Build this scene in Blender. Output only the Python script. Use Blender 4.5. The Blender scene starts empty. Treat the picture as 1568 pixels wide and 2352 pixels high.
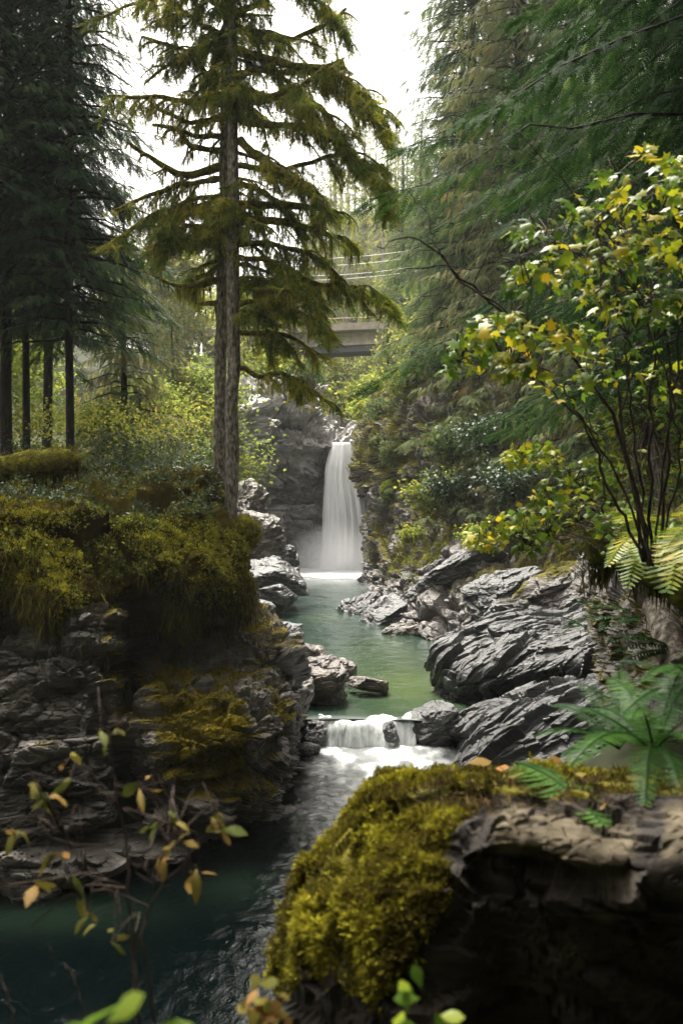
import bpy, math, random
import numpy as np
from mathutils import Vector

# ------------------------------------------------------------------ camera, sky, sun, exposure
scene = bpy.context.scene
C = scene.collection
R = math.radians
CAM_Z, F = 5.0, 2287.0            # eye height over the upper pool; focal length in layout units

cam_d = bpy.data.cameras.new("camera"); cam = bpy.data.objects.new("camera", cam_d); C.objects.link(cam)
cam.location = (0, 0, CAM_Z); cam.rotation_euler = (R(90), 0, 0)
cam_d.lens = 35; cam_d.sensor_width = 36; cam_d.sensor_fit = 'AUTO'
cam_d.clip_start = 0.05; cam_d.clip_end = 2000
cam_d.dof.use_dof = True; cam_d.dof.focus_distance = 45; cam_d.dof.aperture_fstop = 3.2
scene.camera = cam

SUN_EL, SUN_AZ = R(62), R(-18)     # azimuth from +Y, clockwise seen from above
w = bpy.data.worlds.new("World"); scene.world = w; w.use_nodes = True
nt = w.node_tree; bg = nt.nodes["Background"]
sky = nt.nodes.new("ShaderNodeTexSky"); sky.sky_type = 'NISHITA'; sky.sun_disc = False
sky.sun_elevation = SUN_EL; sky.sun_rotation = SUN_AZ; sky.air_density = 1.0; sky.dust_density = 6.0
hs = nt.nodes.new("ShaderNodeHueSaturation"); hs.inputs["Saturation"].default_value = 0.12
nt.links.new(sky.outputs[0], hs.inputs["Color"]); wm = nt.nodes.new("ShaderNodeMix"); wm.data_type = 'RGBA'; wm.blend_type = 'MULTIPLY'; wm.inputs[0].default_value = 1; wm.inputs[7].default_value = (1.0, 0.955, 0.89, 1)   # the even warm white of thin cloud
nt.links.new(hs.outputs[0], wm.inputs[6]); nt.links.new(wm.outputs[2], bg.inputs["Color"])
bg.inputs["Strength"].default_value = 0.105
sd = bpy.data.lights.new("sun", 'SUN'); sd.energy = 1.5; sd.angle = R(18); sd.color = (1, 0.95, 0.86)
sun = bpy.data.objects.new("sun", sd); C.objects.link(sun)
sdir = Vector((math.sin(SUN_AZ) * math.cos(SUN_EL), math.cos(SUN_AZ) * math.cos(SUN_EL), math.sin(SUN_EL)))
sun.rotation_euler = sdir.to_track_quat('Z', 'Y').to_euler()
scene.view_settings.view_transform = 'Standard'; scene.view_settings.look = 'None'
scene.view_settings.exposure = 2.6; scene.view_settings.gamma = 1.0
cy = scene.cycles
cy.max_bounces = 6; cy.diffuse_bounces = 3; cy.glossy_bounces = 2; cy.transmission_bounces = 3
cy.volume_bounces = 4; cy.transparent_max_bounces = 12; cy.volume_step_rate = 3.0; cy.sample_clamp_indirect = 4.0
cy.use_denoising = True

# ------------------------------------------------------------------ numpy helpers
def P(x, y, Y):
    return np.array([(x - 784.0) / F * Y, Y, CAM_Z - (y - 1176.0) / F * Y])
def norm(v):
    v = np.asarray(v, float)
    return v / np.maximum(np.linalg.norm(v, axis=-1, keepdims=True), 1e-9)
def hsh(ix, iy, iz, k):
    h = (ix.astype(np.int64) * 73856093) ^ (iy.astype(np.int64) * 19349663) ^ (iz.astype(np.int64) * 83492791) ^ (k * 2654435761)
    h = h & 0xffffffff
    h = ((h ^ (h >> 15)) * 2246822519) & 0xffffffff
    h = ((h ^ (h >> 13)) * 3266489917) & 0xffffffff
    return ((h ^ (h >> 16)) & 0xffffff) / float(0xffffff)
def vnoise(p, k=0):
    i = np.floor(p); f = p - i; u = f * f * (3 - 2 * f); i = i.astype(np.int64)
    r = 0
    for a in (0, 1):
        for b in (0, 1):
            for c in (0, 1):
                wgt = (u[:, 0] if a else 1 - u[:, 0]) * (u[:, 1] if b else 1 - u[:, 1]) * (u[:, 2] if c else 1 - u[:, 2])
                r = r + wgt * hsh(i[:, 0] + a, i[:, 1] + b, i[:, 2] + c, k)
    return r * 2 - 1
def fbm(p, o=4, k=0, g=0.5):
    r = 0; a = 1.0; s = 0
    for n in range(o):
        r = r + a * vnoise(p * (2.03 ** n) + n * 17.3, k + n); s += a; a *= g
    return r / s
def worley(p, k=0):
    i = np.floor(p).astype(np.int64)
    n = len(p); f1 = np.full(n, 9.); f2 = np.full(n, 9.); cid = np.zeros((n, 3), np.int64); off = np.zeros((n, 3))
    for a in (-1, 0, 1):
        for b in (-1, 0, 1):
            for c in (-1, 0, 1):
                x, y, z = i[:, 0] + a, i[:, 1] + b, i[:, 2] + c
                cc = np.stack([x + hsh(x, y, z, k), y + hsh(x, y, z, k + 1), z + hsh(x, y, z, k + 2)], 1)
                d = p - cc; q = np.sqrt((d * d).sum(1))
                m = q < f1
                f2 = np.where(m, f1, np.minimum(f2, q)); f1 = np.where(m, q, f1)
                cid[m] = np.stack([x, y, z], 1)[m]; off[m] = d[m]
    return f1, f2, cid, off
def sstep(a, b, x):
    t = np.clip((x - a) / (b - a), 0, 1); return t * t * (3 - 2 * t)
def basis(d, up):
    x = norm(d); z = np.broadcast_to(np.asarray(up, float), x.shape)
    z = z - (z * x).sum(-1, keepdims=True) * x
    bad = np.linalg.norm(z, axis=-1) < 1e-3
    if bad.any():
        z = z.copy(); z[bad] = np.cross(x[bad], [1, 0.3, 0])
    z = norm(z); y = np.cross(z, x)
    return np.stack([x, y, z], -1)          # columns are the axes

class Acc:
    """collects vertices and faces for ONE mesh"""
    def __init__(s): s.v = []; s.t = []; s.f = []; s.n = 0
    def add(s, v, f, mat=0, tint=0.5):
        v = np.asarray(v, float).reshape(-1, 3); f = np.asarray(f, np.int64)
        s.v.append(v); s.t.append(np.broadcast_to(np.asarray(tint, float), (len(v),)))
        s.f.append((f + s.n, mat)); s.n += len(v)
    def tube(s, pts, rad, seg=6, mat=0, tint=0.5, cap=True, lump=0, rs=None):
        pts = np.asarray(pts, float); n = len(pts); rad = np.broadcast_to(np.asarray(rad, float), (n,))
        t = norm(np.gradient(pts, axis=0)); B = basis(t, (0.13, 0.21, 1) if abs(t[0, 2]) < .8 else (0, 1, 0.1))
        a = np.arange(seg) * 2 * math.pi / seg
        rr = rad[:, None] * np.ones(seg)
        if lump and rs is not None: rr = rr * (1 + lump * rs.uniform(-1, 1, rr.shape))
        ring = pts[:, None] + B[:, None, :, 1] * (np.cos(a) * rr)[..., None] + B[:, None, :, 2] * (np.sin(a) * rr)[..., None]
        i = np.arange(n - 1)[:, None] * seg; j = np.arange(seg); k = (j + 1) % seg
        q = np.stack([i + j, i + k, i + seg + k, i + seg + j], -1).reshape(-1, 4)
        s.add(ring, q, mat, tint)
        if cap and seg > 2:
            for r0, c in ((0, pts[0] - t[0] * rad[0] * .4), (n - 1, pts[-1] + t[-1] * rad[-1] * .6)):
                vv = np.vstack([ring[r0], c]); s.add(vv, [[jj, (jj + 1) % seg, seg] for jj in range(seg)], mat, tint)
    def inst(s, tv, tf, pos, B, sc, mat=0, tint=None):
        n = len(pos); k = len(tv)
        if n == 0: return
        sc = np.asarray(sc, float)
        if sc.ndim == 1: sc = np.repeat(sc[:, None], 3, 1)
        v = pos[:, None] + np.einsum('nij,nkj->nki', B, tv[None] * sc[:, None])
        f = (np.arange(n)[:, None, None] * k + tf[None]).reshape(-1, tf.shape[1])
        s.add(v, f, mat, 0.5 if tint is None else np.repeat(tint, k))
    def mesh(s, name, mats, smooth=False, origin=(0, 0, 0)):
        V = np.vstack(s.v) - np.asarray(origin, float)
        me = bpy.data.meshes.new(name); me.vertices.add(len(V)); me.vertices.foreach_set("co", V.astype(np.float32).ravel())
        li = np.concatenate([f.ravel() for f, m in s.f]); tot = np.concatenate([np.full(len(f), f.shape[1]) for f, m in s.f])
        mi = np.concatenate([np.full(len(f), m) for f, m in s.f])
        me.loops.add(len(li)); me.loops.foreach_set("vertex_index", li.astype(np.int32))
        me.polygons.add(len(tot)); me.polygons.foreach_set("loop_start", np.concatenate([[0], np.cumsum(tot)[:-1]]).astype(np.int32))
        for m in mats: me.materials.append(m)
        me.polygons.foreach_set("material_index", mi.astype(np.int32))
        me.polygons.foreach_set("use_smooth", np.full(len(tot), smooth))
        at = me.attributes.new("tint", 'FLOAT', 'POINT'); at.data.foreach_set("value", np.concatenate(s.t).astype(np.float32))
        me.update(calc_edges=True)
        return me

def attr(me, name, val):
    a = me.attributes.new(name, 'FLOAT', 'POINT'); a.data.foreach_set("value", np.asarray(val, np.float32))
def obj(name, me, parent=None, loc=(0, 0, 0), label=None, cat=None, group=None, kind=None):
    o = bpy.data.objects.new(name, me); C.objects.link(o); o.location = tuple(loc)
    if parent: o.parent = parent
    for k, v in (("label", label), ("category", cat), ("group", group), ("kind", kind)):
        if v: o[k] = v
    return o
def thing(name, label, cat, loc=(0, 0, 0), group=None):
    return obj(name, None, None, loc, label, cat, group)

# ------------------------------------------------------------------ materials
def mat_new(name):
    m = bpy.data.materials.new(name); m.use_nodes = True
    t = m.node_tree; return m, t, t.nodes, t.links, t.nodes["Principled BSDF"]
def ramp(nodes, stops):
    r = nodes.new("ShaderNodeValToRGB"); e = r.color_ramp.elements
    while len(e) < len(stops): e.new(0.5)
    for el, (p, c) in zip(e, stops): el.position = p; el.color = (*c, 1)
    return r
def foliage(name, stops, transl=0.35, rough=0.65, spec=0.06, nscale=0.6):
    m, t, N, L, b = mat_new(name)
    at = N.new("ShaderNodeAttribute"); at.attribute_name = "tint"
    tc = N.new("ShaderNodeTexCoord"); nz = N.new("ShaderNodeTexNoise"); nz.inputs["Scale"].default_value = nscale; nz.inputs["Detail"].default_value = 3
    L.new(tc.outputs["Object"], nz.inputs["Vector"])
    geo = N.new("ShaderNodeNewGeometry")
    a1 = N.new("ShaderNodeMath"); a1.operation = 'MULTIPLY_ADD'; a1.inputs[1].default_value = 0.7; L.new(nz.outputs["Fac"], a1.inputs[0]); L.new(at.outputs["Fac"], a1.inputs[2])
    a2 = N.new("ShaderNodeMath"); a2.operation = 'MULTIPLY_ADD'; a2.inputs[1].default_value = 0.22; L.new(geo.outputs["Random Per Island"], a2.inputs[0]); L.new(a1.outputs[0], a2.inputs[2])
    a3 = N.new("ShaderNodeMath"); a3.operation = 'SUBTRACT'; a3.inputs[1].default_value = 0.46; L.new(a2.outputs[0], a3.inputs[0])
    r = ramp(N, stops); L.new(a3.outputs[0], r.inputs[0])
    L.new(r.outputs[0], b.inputs["Base Color"]); b.inputs["Roughness"].default_value = rough; b.inputs["Specular IOR Level"].default_value = spec
    tr = N.new("ShaderNodeBsdfTranslucent"); L.new(r.outputs[0], tr.inputs["Color"])
    mx = N.new("ShaderNodeMixShader"); mx.inputs[0].default_value = transl
    L.new(b.outputs[0], mx.inputs[1]); L.new(tr.outputs[0], mx.inputs[2]); L.new(mx.outputs[0], N["Material Output"].inputs["Surface"])
    return m
def bark(name, c1, c2, c3, scale=14, zs=0.35, bump=0.5, rough=0.85):
    m, t, N, L, b = mat_new(name)
    tc = N.new("ShaderNodeTexCoord"); mp = N.new("ShaderNodeMapping"); mp.inputs["Scale"].default_value = (1, 1, zs); L.new(tc.outputs["Object"], mp.inputs[0])
    n1 = N.new("ShaderNodeTexNoise"); n1.inputs["Scale"].default_value = scale; n1.inputs["Detail"].default_value = 6; n1.inputs["Roughness"].default_value = .65; L.new(mp.outputs[0], n1.inputs["Vector"])
    r = ramp(N, [(0.32, c1), (0.5, c2), (0.66, c3)]); L.new(n1.outputs["Fac"], r.inputs[0]); L.new(r.outputs[0], b.inputs["Base Color"])
    b.inputs["Roughness"].default_value = rough; b.inputs["Specular IOR Level"].default_value = .12
    bp = N.new("ShaderNodeBump"); bp.inputs["Strength"].default_value = bump; bp.inputs["Distance"].default_value = .03; L.new(n1.outputs["Fac"], bp.inputs["Height"]); L.new(bp.outputs[0], b.inputs["Normal"])
    return m
def rock_mat(name, stops, moss=((0.035, 0.035, 0.006), (0.11, 0.095, 0.012)), nb=(0.35, 0.0, 0.94), rough=(0.28, 0.6), scale=1.0, mosscut=0.5, zs=5):
    m, t, N, L, b = mat_new(name)
    tc = N.new("ShaderNodeTexCoord")
    mp = N.new("ShaderNodeMapping"); mp.inputs["Rotation"].default_value = (0, math.atan2(nb[0], nb[2]), 0); mp.inputs["Scale"].default_value = (scale, scale, scale * zs); L.new(tc.outputs["Object"], mp.inputs[0])
    ns = N.new("ShaderNodeTexNoise"); ns.inputs["Scale"].default_value = 2.2; ns.inputs["Detail"].default_value = 8; ns.inputs["Roughness"].default_value = .68; L.new(mp.outputs[0], ns.inputs["Vector"])
    n2 = N.new("ShaderNodeTexNoise"); n2.inputs["Scale"].default_value = 1.3 * scale; n2.inputs["Detail"].default_value = 7; n2.inputs["Roughness"].default_value = .6; L.new(tc.outputs["Object"], n2.inputs["Vector"])
    n3 = N.new("ShaderNodeTexNoise"); n3.inputs["Scale"].default_value = 14 * scale; n3.inputs["Detail"].default_value = 6; n3.inputs["Roughness"].default_value = .7; L.new(tc.outputs["Object"], n3.inputs["Vector"])
    av = N.new("ShaderNodeMath"); av.operation = 'MULTIPLY_ADD'; av.inputs[1].default_value = .55; L.new(ns.outputs["Fac"], av.inputs[0])
    hv = N.new("ShaderNodeMath"); hv.operation = 'MULTIPLY'; hv.inputs[1].default_value = .45; L.new(n2.outputs["Fac"], hv.inputs[0]); L.new(hv.outputs[0], av.inputs[2])
    r = ramp(N, stops); L.new(av.outputs[0], r.inputs[0])
    at = N.new("ShaderNodeAttribute"); at.attribute_name = "moss"
    k = N.new("ShaderNodeMath"); k.operation = 'MULTIPLY_ADD'; k.inputs[1].default_value = .5; L.new(n3.outputs["Fac"], k.inputs[0]); L.new(at.outputs["Fac"], k.inputs[2])
    mk = ramp(N, [(mosscut + .2, (0, 0, 0)), (mosscut + .36, (1, 1, 1))]); L.new(k.outputs[0], mk.inputs[0])
    mr = ramp(N, [(0.35, moss[0]), (0.62, moss[1])]); L.new(n2.outputs["Fac"], mr.inputs[0])
    mix = N.new("ShaderNodeMix"); mix.data_type = 'RGBA'; L.new(mk.outputs[0], mix.inputs[0]); L.new(r.outputs[0], mix.inputs[6]); L.new(mr.outputs[0], mix.inputs[7])
    L.new(mix.outputs[2], b.inputs["Base Color"])
    rr = N.new("ShaderNodeMapRange"); rr.inputs[1].default_value = .35; rr.inputs[2].default_value = .65; rr.inputs[3].default_value = rough[0]; rr.inputs[4].default_value = rough[1]; L.new(n2.outputs["Fac"], rr.inputs[0])
    rm = N.new("ShaderNodeMix"); rm.data_type = 'FLOAT'; L.new(mk.outputs[0], rm.inputs[0]); L.new(rr.outputs[0], rm.inputs[2]); rm.inputs[3].default_value = .95; L.new(rm.outputs[0], b.inputs["Roughness"])
    sm = N.new("ShaderNodeMix"); sm.data_type = 'FLOAT'; L.new(mk.outputs[0], sm.inputs[0]); sm.inputs[2].default_value = .5; sm.inputs[3].default_value = .1; L.new(sm.outputs[0], b.inputs["Specular IOR Level"])
    h = N.new("ShaderNodeMath"); h.operation = 'MULTIPLY_ADD'; h.inputs[1].default_value = .35; L.new(n3.outputs["Fac"], h.inputs[0]); L.new(ns.outputs["Fac"], h.inputs[2])
    bp = N.new("ShaderNodeBump"); bp.inputs["Strength"].default_value = .9; bp.inputs["Distance"].default_value = .09 / scale; L.new(h.outputs[0], bp.inputs["Height"]); L.new(bp.outputs[0], b.inputs["Normal"])
    return m
def near_rock():
    m = rock_mat("lichened_boulder_rock", [(.3, (.005, .004, .003)), (.45, (.014, .0105, .008)), (.6, (.032, .025, .018)), (.74, (.075, .064, .048))], nb=(.1, .1, .97), scale=4, rough=(.75, .95), mosscut=.5)  # near-black stops put the shade of the boulder's front face into its colour
    m.node_tree.nodes['Principled BSDF'].inputs['Specular Tint'].default_value = (.3, .3, .3, 1)
    N, L = m.node_tree.nodes, m.node_tree.links; r0 = [n for n in N if n.type == 'VALTORGB'][0]; src = r0.inputs[0].links[0].from_socket; dst = r0.outputs[0].links[0].to_socket
    r1 = ramp(N, [(.3, (.016, .012, .007)), (.45, (.05, .039, .022)), (.6, (.11, .09, .055)), (.74, (.20, .17, .115))]); L.new(src, r1.inputs[0]); at = N.new("ShaderNodeAttribute"); at.attribute_name = "tint"
    mx = N.new("ShaderNodeMix"); mx.data_type = 'RGBA'; L.new(at.outputs["Fac"], mx.inputs[0]); L.new(r0.outputs[0], mx.inputs[6]); L.new(r1.outputs[0], mx.inputs[7]); L.new(mx.outputs[2], dst); return m
def plain(name, c, rough=.7, nscale=6, var=.3, bump=.2):
    m, t, N, L, b = mat_new(name)
    tc = N.new("ShaderNodeTexCoord"); n1 = N.new("ShaderNodeTexNoise"); n1.inputs["Scale"].default_value = nscale; n1.inputs["Detail"].default_value = 6; L.new(tc.outputs["Object"], n1.inputs["Vector"])
    r = ramp(N, [(.3, tuple(x * (1 - var) for x in c)), (.7, tuple(min(1, x * (1 + var)) for x in c))]); L.new(n1.outputs["Fac"], r.inputs[0]); L.new(r.outputs[0], b.inputs["Base Color"])
    b.inputs["Roughness"].default_value = rough; b.inputs["Specular IOR Level"].default_value = .12 if rough > .9 else .4
    bp = N.new("ShaderNodeBump"); bp.inputs["Strength"].default_value = bump; bp.inputs["Distance"].default_value = .05; L.new(n1.outputs["Fac"], bp.inputs["Height"]); L.new(bp.outputs[0], b.inputs["Normal"])
    return m

M = {}
M['spruce'] = foliage("spruce_needles", [(0.0, (.022, .045, .009)), (.3, (.075, .125, .018)), (.5, (.17, .215, .027)), (.74, (.32, .30, .034)), (1, (.42, .34, .04))], .45)
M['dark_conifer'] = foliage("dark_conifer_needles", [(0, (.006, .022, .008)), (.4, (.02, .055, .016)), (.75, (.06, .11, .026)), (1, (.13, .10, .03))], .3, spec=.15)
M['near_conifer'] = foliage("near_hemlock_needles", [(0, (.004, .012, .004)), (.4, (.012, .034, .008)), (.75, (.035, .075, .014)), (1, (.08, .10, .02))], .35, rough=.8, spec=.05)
M['cedar'] = foliage("cedar_sprays", [(0, (.02, .045, .018)), (.35, (.055, .095, .032)), (.65, (.11, .15, .045)), (.88, (.17, .18, .055)), (.97, (.28, .12, .045))], .4)
M['cedar_rust'] = foliage("rusty_cedar_sprays", [(0, (.035, .055, .02)), (.35, (.10, .125, .04)), (.6, (.16, .16, .055)), (.8, (.22, .15, .055)), (.97, (.34, .14, .055))], .4)
M['maple'] = foliage("yellow_green_leaves", [(0, (.06, .10, .02)), (.4, (.17, .22, .035)), (.75, (.31, .33, .05)), (1, (.46, .36, .055))], .45, nscale=.35)
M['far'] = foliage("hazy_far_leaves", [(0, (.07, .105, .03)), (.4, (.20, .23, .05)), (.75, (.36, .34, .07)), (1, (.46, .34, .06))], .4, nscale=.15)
M['leaf'] = foliage("autumn_leaves", [(0, (.03, .07, .010)), (.35, (.085, .15, .01)), (.6, (.24, .26, .013)), (.8, (.46, .34, .014)), (1, (.34, .14, .025))], .4, rough=.42, spec=.16, nscale=.8)
M['dry'] = foliage("withered_leaves", [(0, (.06, .075, .012)), (.4, (.12, .095, .018)), (.7, (.21, .125, .04)), (1, (.25, .10, .03))], .35, rough=.6)
M['litter'] = foliage("needle_litter", [(0, (.012, .008, .005)), (.5, (.04, .026, .014)), (.85, (.10, .065, .03)), (1, (.2, .15, .05))], .1, rough=.9)
M['salal'] = foliage("glossy_shrub_leaves", [(0, (.012, .03, .012)), (.5, (.03, .06, .02)), (1, (.07, .10, .03))], .25, rough=.42, spec=.22)
M['fern'] = foliage("fern_fronds", [(0, (.004, .018, .003)), (.5, (.014, .048, .006)), (1, (.045, .10, .01))], .3, rough=.5, spec=.08)
M['moss'] = foliage("moss_tufts", [(0, (.03, .022, .006)), (.3, (.085, .068, .01)), (.55, (.15, .135, .012)), (.8, (.25, .235, .018)), (1, (.31, .27, .025))], .35, rough=.9, spec=.05, nscale=2.5)
M['moss_green'] = foliage("green_moss_tufts", [(0, (.022, .034, .008)), (.4, (.08, .115, .015)), (.7, (.19, .23, .022)), (1, (.32, .33, .03))], .35, rough=.9, spec=.05, nscale=2.5)
M['hang'] = foliage("hanging_moss_strands", [(0, (.02, .014, .006)), (.35, (.06, .05, .012)), (.7, (.13, .118, .016)), (1, (.20, .20, .022))], .3, rough=.9, spec=.05, nscale=.9)
M['bark'] = bark("grey_spruce_bark", (.02, .018, .014), (.13, .112, .088), (.32, .285, .24), 16, .4)
M['bark_dark'] = bark("dark_bark", (.006, .005, .004), (.018, .015, .012), (.04, .034, .027), 10, .2)
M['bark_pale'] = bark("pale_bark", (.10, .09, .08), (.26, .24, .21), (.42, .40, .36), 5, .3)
M['twig'] = bark("twig_bark", (.010, .007, .005), (.03, .021, .015), (.07, .05, .04), 20, .4)
M['limb_moss'] = bark("mossy_limb", (.025, .024, .006), (.10, .093, .012), (.21, .20, .02), 9, 1, .9, .95)
M['soil'] = plain("forest_soil", (.022, .026, .010), .95, .8, .6)
NB_L, NB_R = (-.12, .25, .96), (-.42, -.25, .87)
M['rock_left'] = rock_mat("lichened_cliff_rock", [(.3, (.012, .011, .009)), (.45, (.065, .058, .049)), (.58, (.19, .17, .145)), (.72, (.36, .325, .28))], moss=((.05, .04, .006), (.20, .15, .012)), nb=NB_L, mosscut=.5)
M['rock_wet'] = rock_mat("wet_layered_rock", [(.3, (.007, .008, .008)), (.46, (.022, .0235, .023)), (.6, (.062, .062, .059)), (.74, (.15, .146, .138))], nb=(-.47, .5, .88), rough=(.3, .55), mosscut=.6, zs=6)
M['rock_brown'] = rock_mat("brown_river_rock", [(.3, (.015, .012, .01)), (.46, (.06, .048, .038)), (.6, (.16, .13, .105)), (.74, (.30, .26, .22))], nb=(-.3, .1, .95), rough=(.25, .55), mosscut=.6)
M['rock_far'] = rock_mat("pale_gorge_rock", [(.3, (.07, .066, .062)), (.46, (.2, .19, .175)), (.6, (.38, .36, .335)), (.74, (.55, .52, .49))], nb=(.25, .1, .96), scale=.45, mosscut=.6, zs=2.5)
M['rock_right'] = rock_mat("overgrown_gorge_rock", [(.3, (.012, .010, .009)), (.46, (.05, .042, .036)), (.6, (.13, .11, .095)), (.74, (.26, .23, .2))], nb=NB_R, scale=.7, mosscut=.45)
M['rock_near'] = near_rock()
M['concrete'] = plain("bridge_concrete", (.36, .31, .26), .85, 1.5, .2)
M['steel_dark'] = plain("dark_bridge_steel", (.09, .095, .105), .6, 2, .2)
M['rail_paint'] = plain("yellow_rail_paint", (.62, .50, .28), .6, 2, .1)
M['wire'] = plain("pale_wire", (.7, .68, .64), .5, 2, .05)

def water_mat(name, deep, shallow, foam, bump, scale):
    m, t, N, L, b = mat_new(name)
    a1 = N.new("ShaderNodeAttribute"); a1.attribute_name = "shallow"; a2 = N.new("ShaderNodeAttribute"); a2.attribute_name = "foam"
    m1 = N.new("ShaderNodeMix"); m1.data_type = 'RGBA'; L.new(a1.outputs["Fac"], m1.inputs[0]); m1.inputs[6].default_value = (*deep, 1); m1.inputs[7].default_value = (*shallow, 1)
    m2 = N.new("ShaderNodeMix"); m2.data_type = 'RGBA'; L.new(a2.outputs["Fac"], m2.inputs[0]); L.new(m1.outputs[2], m2.inputs[6]); m2.inputs[7].default_value = (*foam, 1); L.new(m2.outputs[2], b.inputs["Base Color"])
    rr = N.new("ShaderNodeMapRange"); L.new(a2.outputs["Fac"], rr.inputs[0]); rr.inputs[3].default_value = .07; rr.inputs[4].default_value = .8; L.new(rr.outputs[0], b.inputs["Roughness"])
    b.inputs["IOR"].default_value = 1.33; b.inputs["Specular IOR Level"].default_value = .34
    tc = N.new("ShaderNodeTexCoord"); mp = N.new("ShaderNodeMapping"); mp.inputs["Scale"].default_value = (1, .55, 1); L.new(tc.outputs["Object"], mp.inputs[0])
    n = N.new("ShaderNodeTexNoise"); n.inputs["Scale"].default_value = scale; n.inputs["Detail"].default_value = 5; n.inputs["Roughness"].default_value = .6; n.inputs["Distortion"].default_value = .8; L.new(mp.outputs[0], n.inputs["Vector"])
    bp = N.new("ShaderNodeBump"); bp.inputs["Strength"].default_value = bump; bp.inputs["Distance"].default_value = .12; L.new(n.outputs["Fac"], bp.inputs["Height"]); L.new(bp.outputs[0], b.inputs["Normal"])
    return m
M['water_up'] = water_mat("green_pool_water", (.017, .034, .026), (.05, .075, .030), (.75, .77, .77), .3, 2.2)
M['water_low'] = water_mat("dark_pool_water", (.0005, .0020, .0020), (.012, .024, .014), (.75, .78, .77), .34, 4.2)
def fall_mat(name, zs, xs, lo, hi, alpha):
    m, t, N, L, b = mat_new(name)
    tc = N.new("ShaderNodeTexCoord"); mp = N.new("ShaderNodeMapping"); mp.inputs["Scale"].default_value = (xs, xs, zs); L.new(tc.outputs["Object"], mp.inputs[0])
    n = N.new("ShaderNodeTexNoise"); n.inputs["Scale"].default_value = 1; n.inputs["Detail"].default_value = 5; n.inputs["Roughness"].default_value = .6; L.new(mp.outputs[0], n.inputs["Vector"])
    r = ramp(N, [(.3, lo), (.62, hi)]); L.new(n.outputs["Fac"], r.inputs[0]); L.new(r.outputs[0], b.inputs["Base Color"]); b.inputs["Roughness"].default_value = .6
    b.inputs["Subsurface Weight"].default_value = 0
    at = N.new("ShaderNodeAttribute"); at.attribute_name = "edge"
    k = N.new("ShaderNodeMath"); k.operation = 'ADD'; L.new(n.outputs["Fac"], k.inputs[0]); L.new(at.outputs["Fac"], k.inputs[1])
    ra = ramp(N, [(alpha, (0, 0, 0)), (alpha + .28, (1, 1, 1))]); L.new(k.outputs[0], ra.inputs[0])
    tl = N.new("ShaderNodeBsdfTranslucent"); L.new(r.outputs[0], tl.inputs[0]); mt = N.new("ShaderNodeMixShader"); mt.inputs[0].default_value = .15; L.new(b.outputs[0], mt.inputs[1]); L.new(tl.outputs[0], mt.inputs[2])
    tr = N.new("ShaderNodeBsdfTransparent"); mx = N.new("ShaderNodeMixShader"); L.new(ra.outputs[0], mx.inputs[0]); L.new(tr.outputs[0], mx.inputs[1]); L.new(mt.outputs[0], mx.inputs[2])
    L.new(mx.outputs[0], N["Material Output"].inputs["Surface"])
    return m
M['fall'] = fall_mat("falling_white_water", .06, 2.6, (.80, .80, .83), (.97, .97, .97), .30)
M['cascade'] = fall_mat("cascading_water", .9, 7.0, (.30, .36, .32), (.92, .93, .92), .34)

# ------------------------------------------------------------------ terrain
ys_l = [-20, 8, 13, 14.3, 17.5, 19.4, 23, 25, 27, 30, 38, 43, 52, 70, 84, 90, 97, 140, 260]
xl = [-14, -14, -9, -5.4, -2.2, -1.1, -1.1, -.8, -.6, -1.2, -2.2, -2.8, -2.8, -3.4, -4.2, -2.2, -1.5, -1.5, -1]
ys_r = [-20, 5, 14, 22, 24.5, 27, 32, 38, 41, 44, 50, 60, 80, 90, 140, 260]
xr = [1.2, 1.2, 2.7, 2.9, 1.9, 3.0, 4.2, 4.2, 2.2, 1.4, 2.0, 2.2, 2.6, 3, 2, 1]
DS = [0, 1, 3, 6, 10, 20, 40, 140]
YL = [-20, 10, 16, 24, 45, 66, 91, 96, 130, 180, 260]
TL = [[-2, -2, -1, 0, 2, 6, 12, 30], [-2, -2, -1, 0, 2, 6, 12, 30], [-2, .3, 3, 3.8, 4.6, 6, 9, 28], [-2, 1, 3.3, 4.6, 5.2, 6.4, 9, 28], [-1.5, .3, 1.8, 3.6, 5.2, 7.5, 13, 30],
      [-1.5, 1, 3, 5, 7, 11, 18, 34], [-1.5, -1.5, -1, 0, 3, 12, 22, 36], [10, 11, 12, 13, 15, 18, 24, 38], [9, 11, 13, 16, 20, 25, 29, 40], [36, 36, 36, 36, 34, 33, 34, 40], [84, 80, 74, 64, 52, 40, 36, 40]]
YR = [-20, 2, 5, 12, 24, 36, 45, 60, 80, 91, 97, 130, 180, 260]
TR = [[3.3, 3.3, 3.3, 3.6, 4.5, 8, 18, 60], [2.6, 3.1, 3.3, 3.6, 4.5, 8, 18, 60], [-1.5, 1.2, 3.1, 3.6, 4.5, 8, 18, 60], [-1.5, .3, 1.6, 3, 4.6, 9, 20, 60], [-1.5, -.5, .5, 1.4, 3.2, 10, 24, 60], [-1.5, -.5, .4, 1.6, 4.5, 14, 30, 60],
      [-1.5, -.5, .6, 3, 8, 20, 34, 70], [-1.5, -.5, 2.4, 8, 12, 24, 40, 70], [-1.5, .5, 7, 12, 16.5, 28, 42, 70], [-1.5, 1, 7, 12, 16.5, 28, 42, 70], [10, 10.6, 12, 14, 17, 26, 40, 60], [9, 11, 14, 18, 24, 34, 44, 70], [36, 38, 40, 44, 48, 54, 62, 80], [84, 84, 84, 84, 82, 78, 74, 80]]
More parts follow.
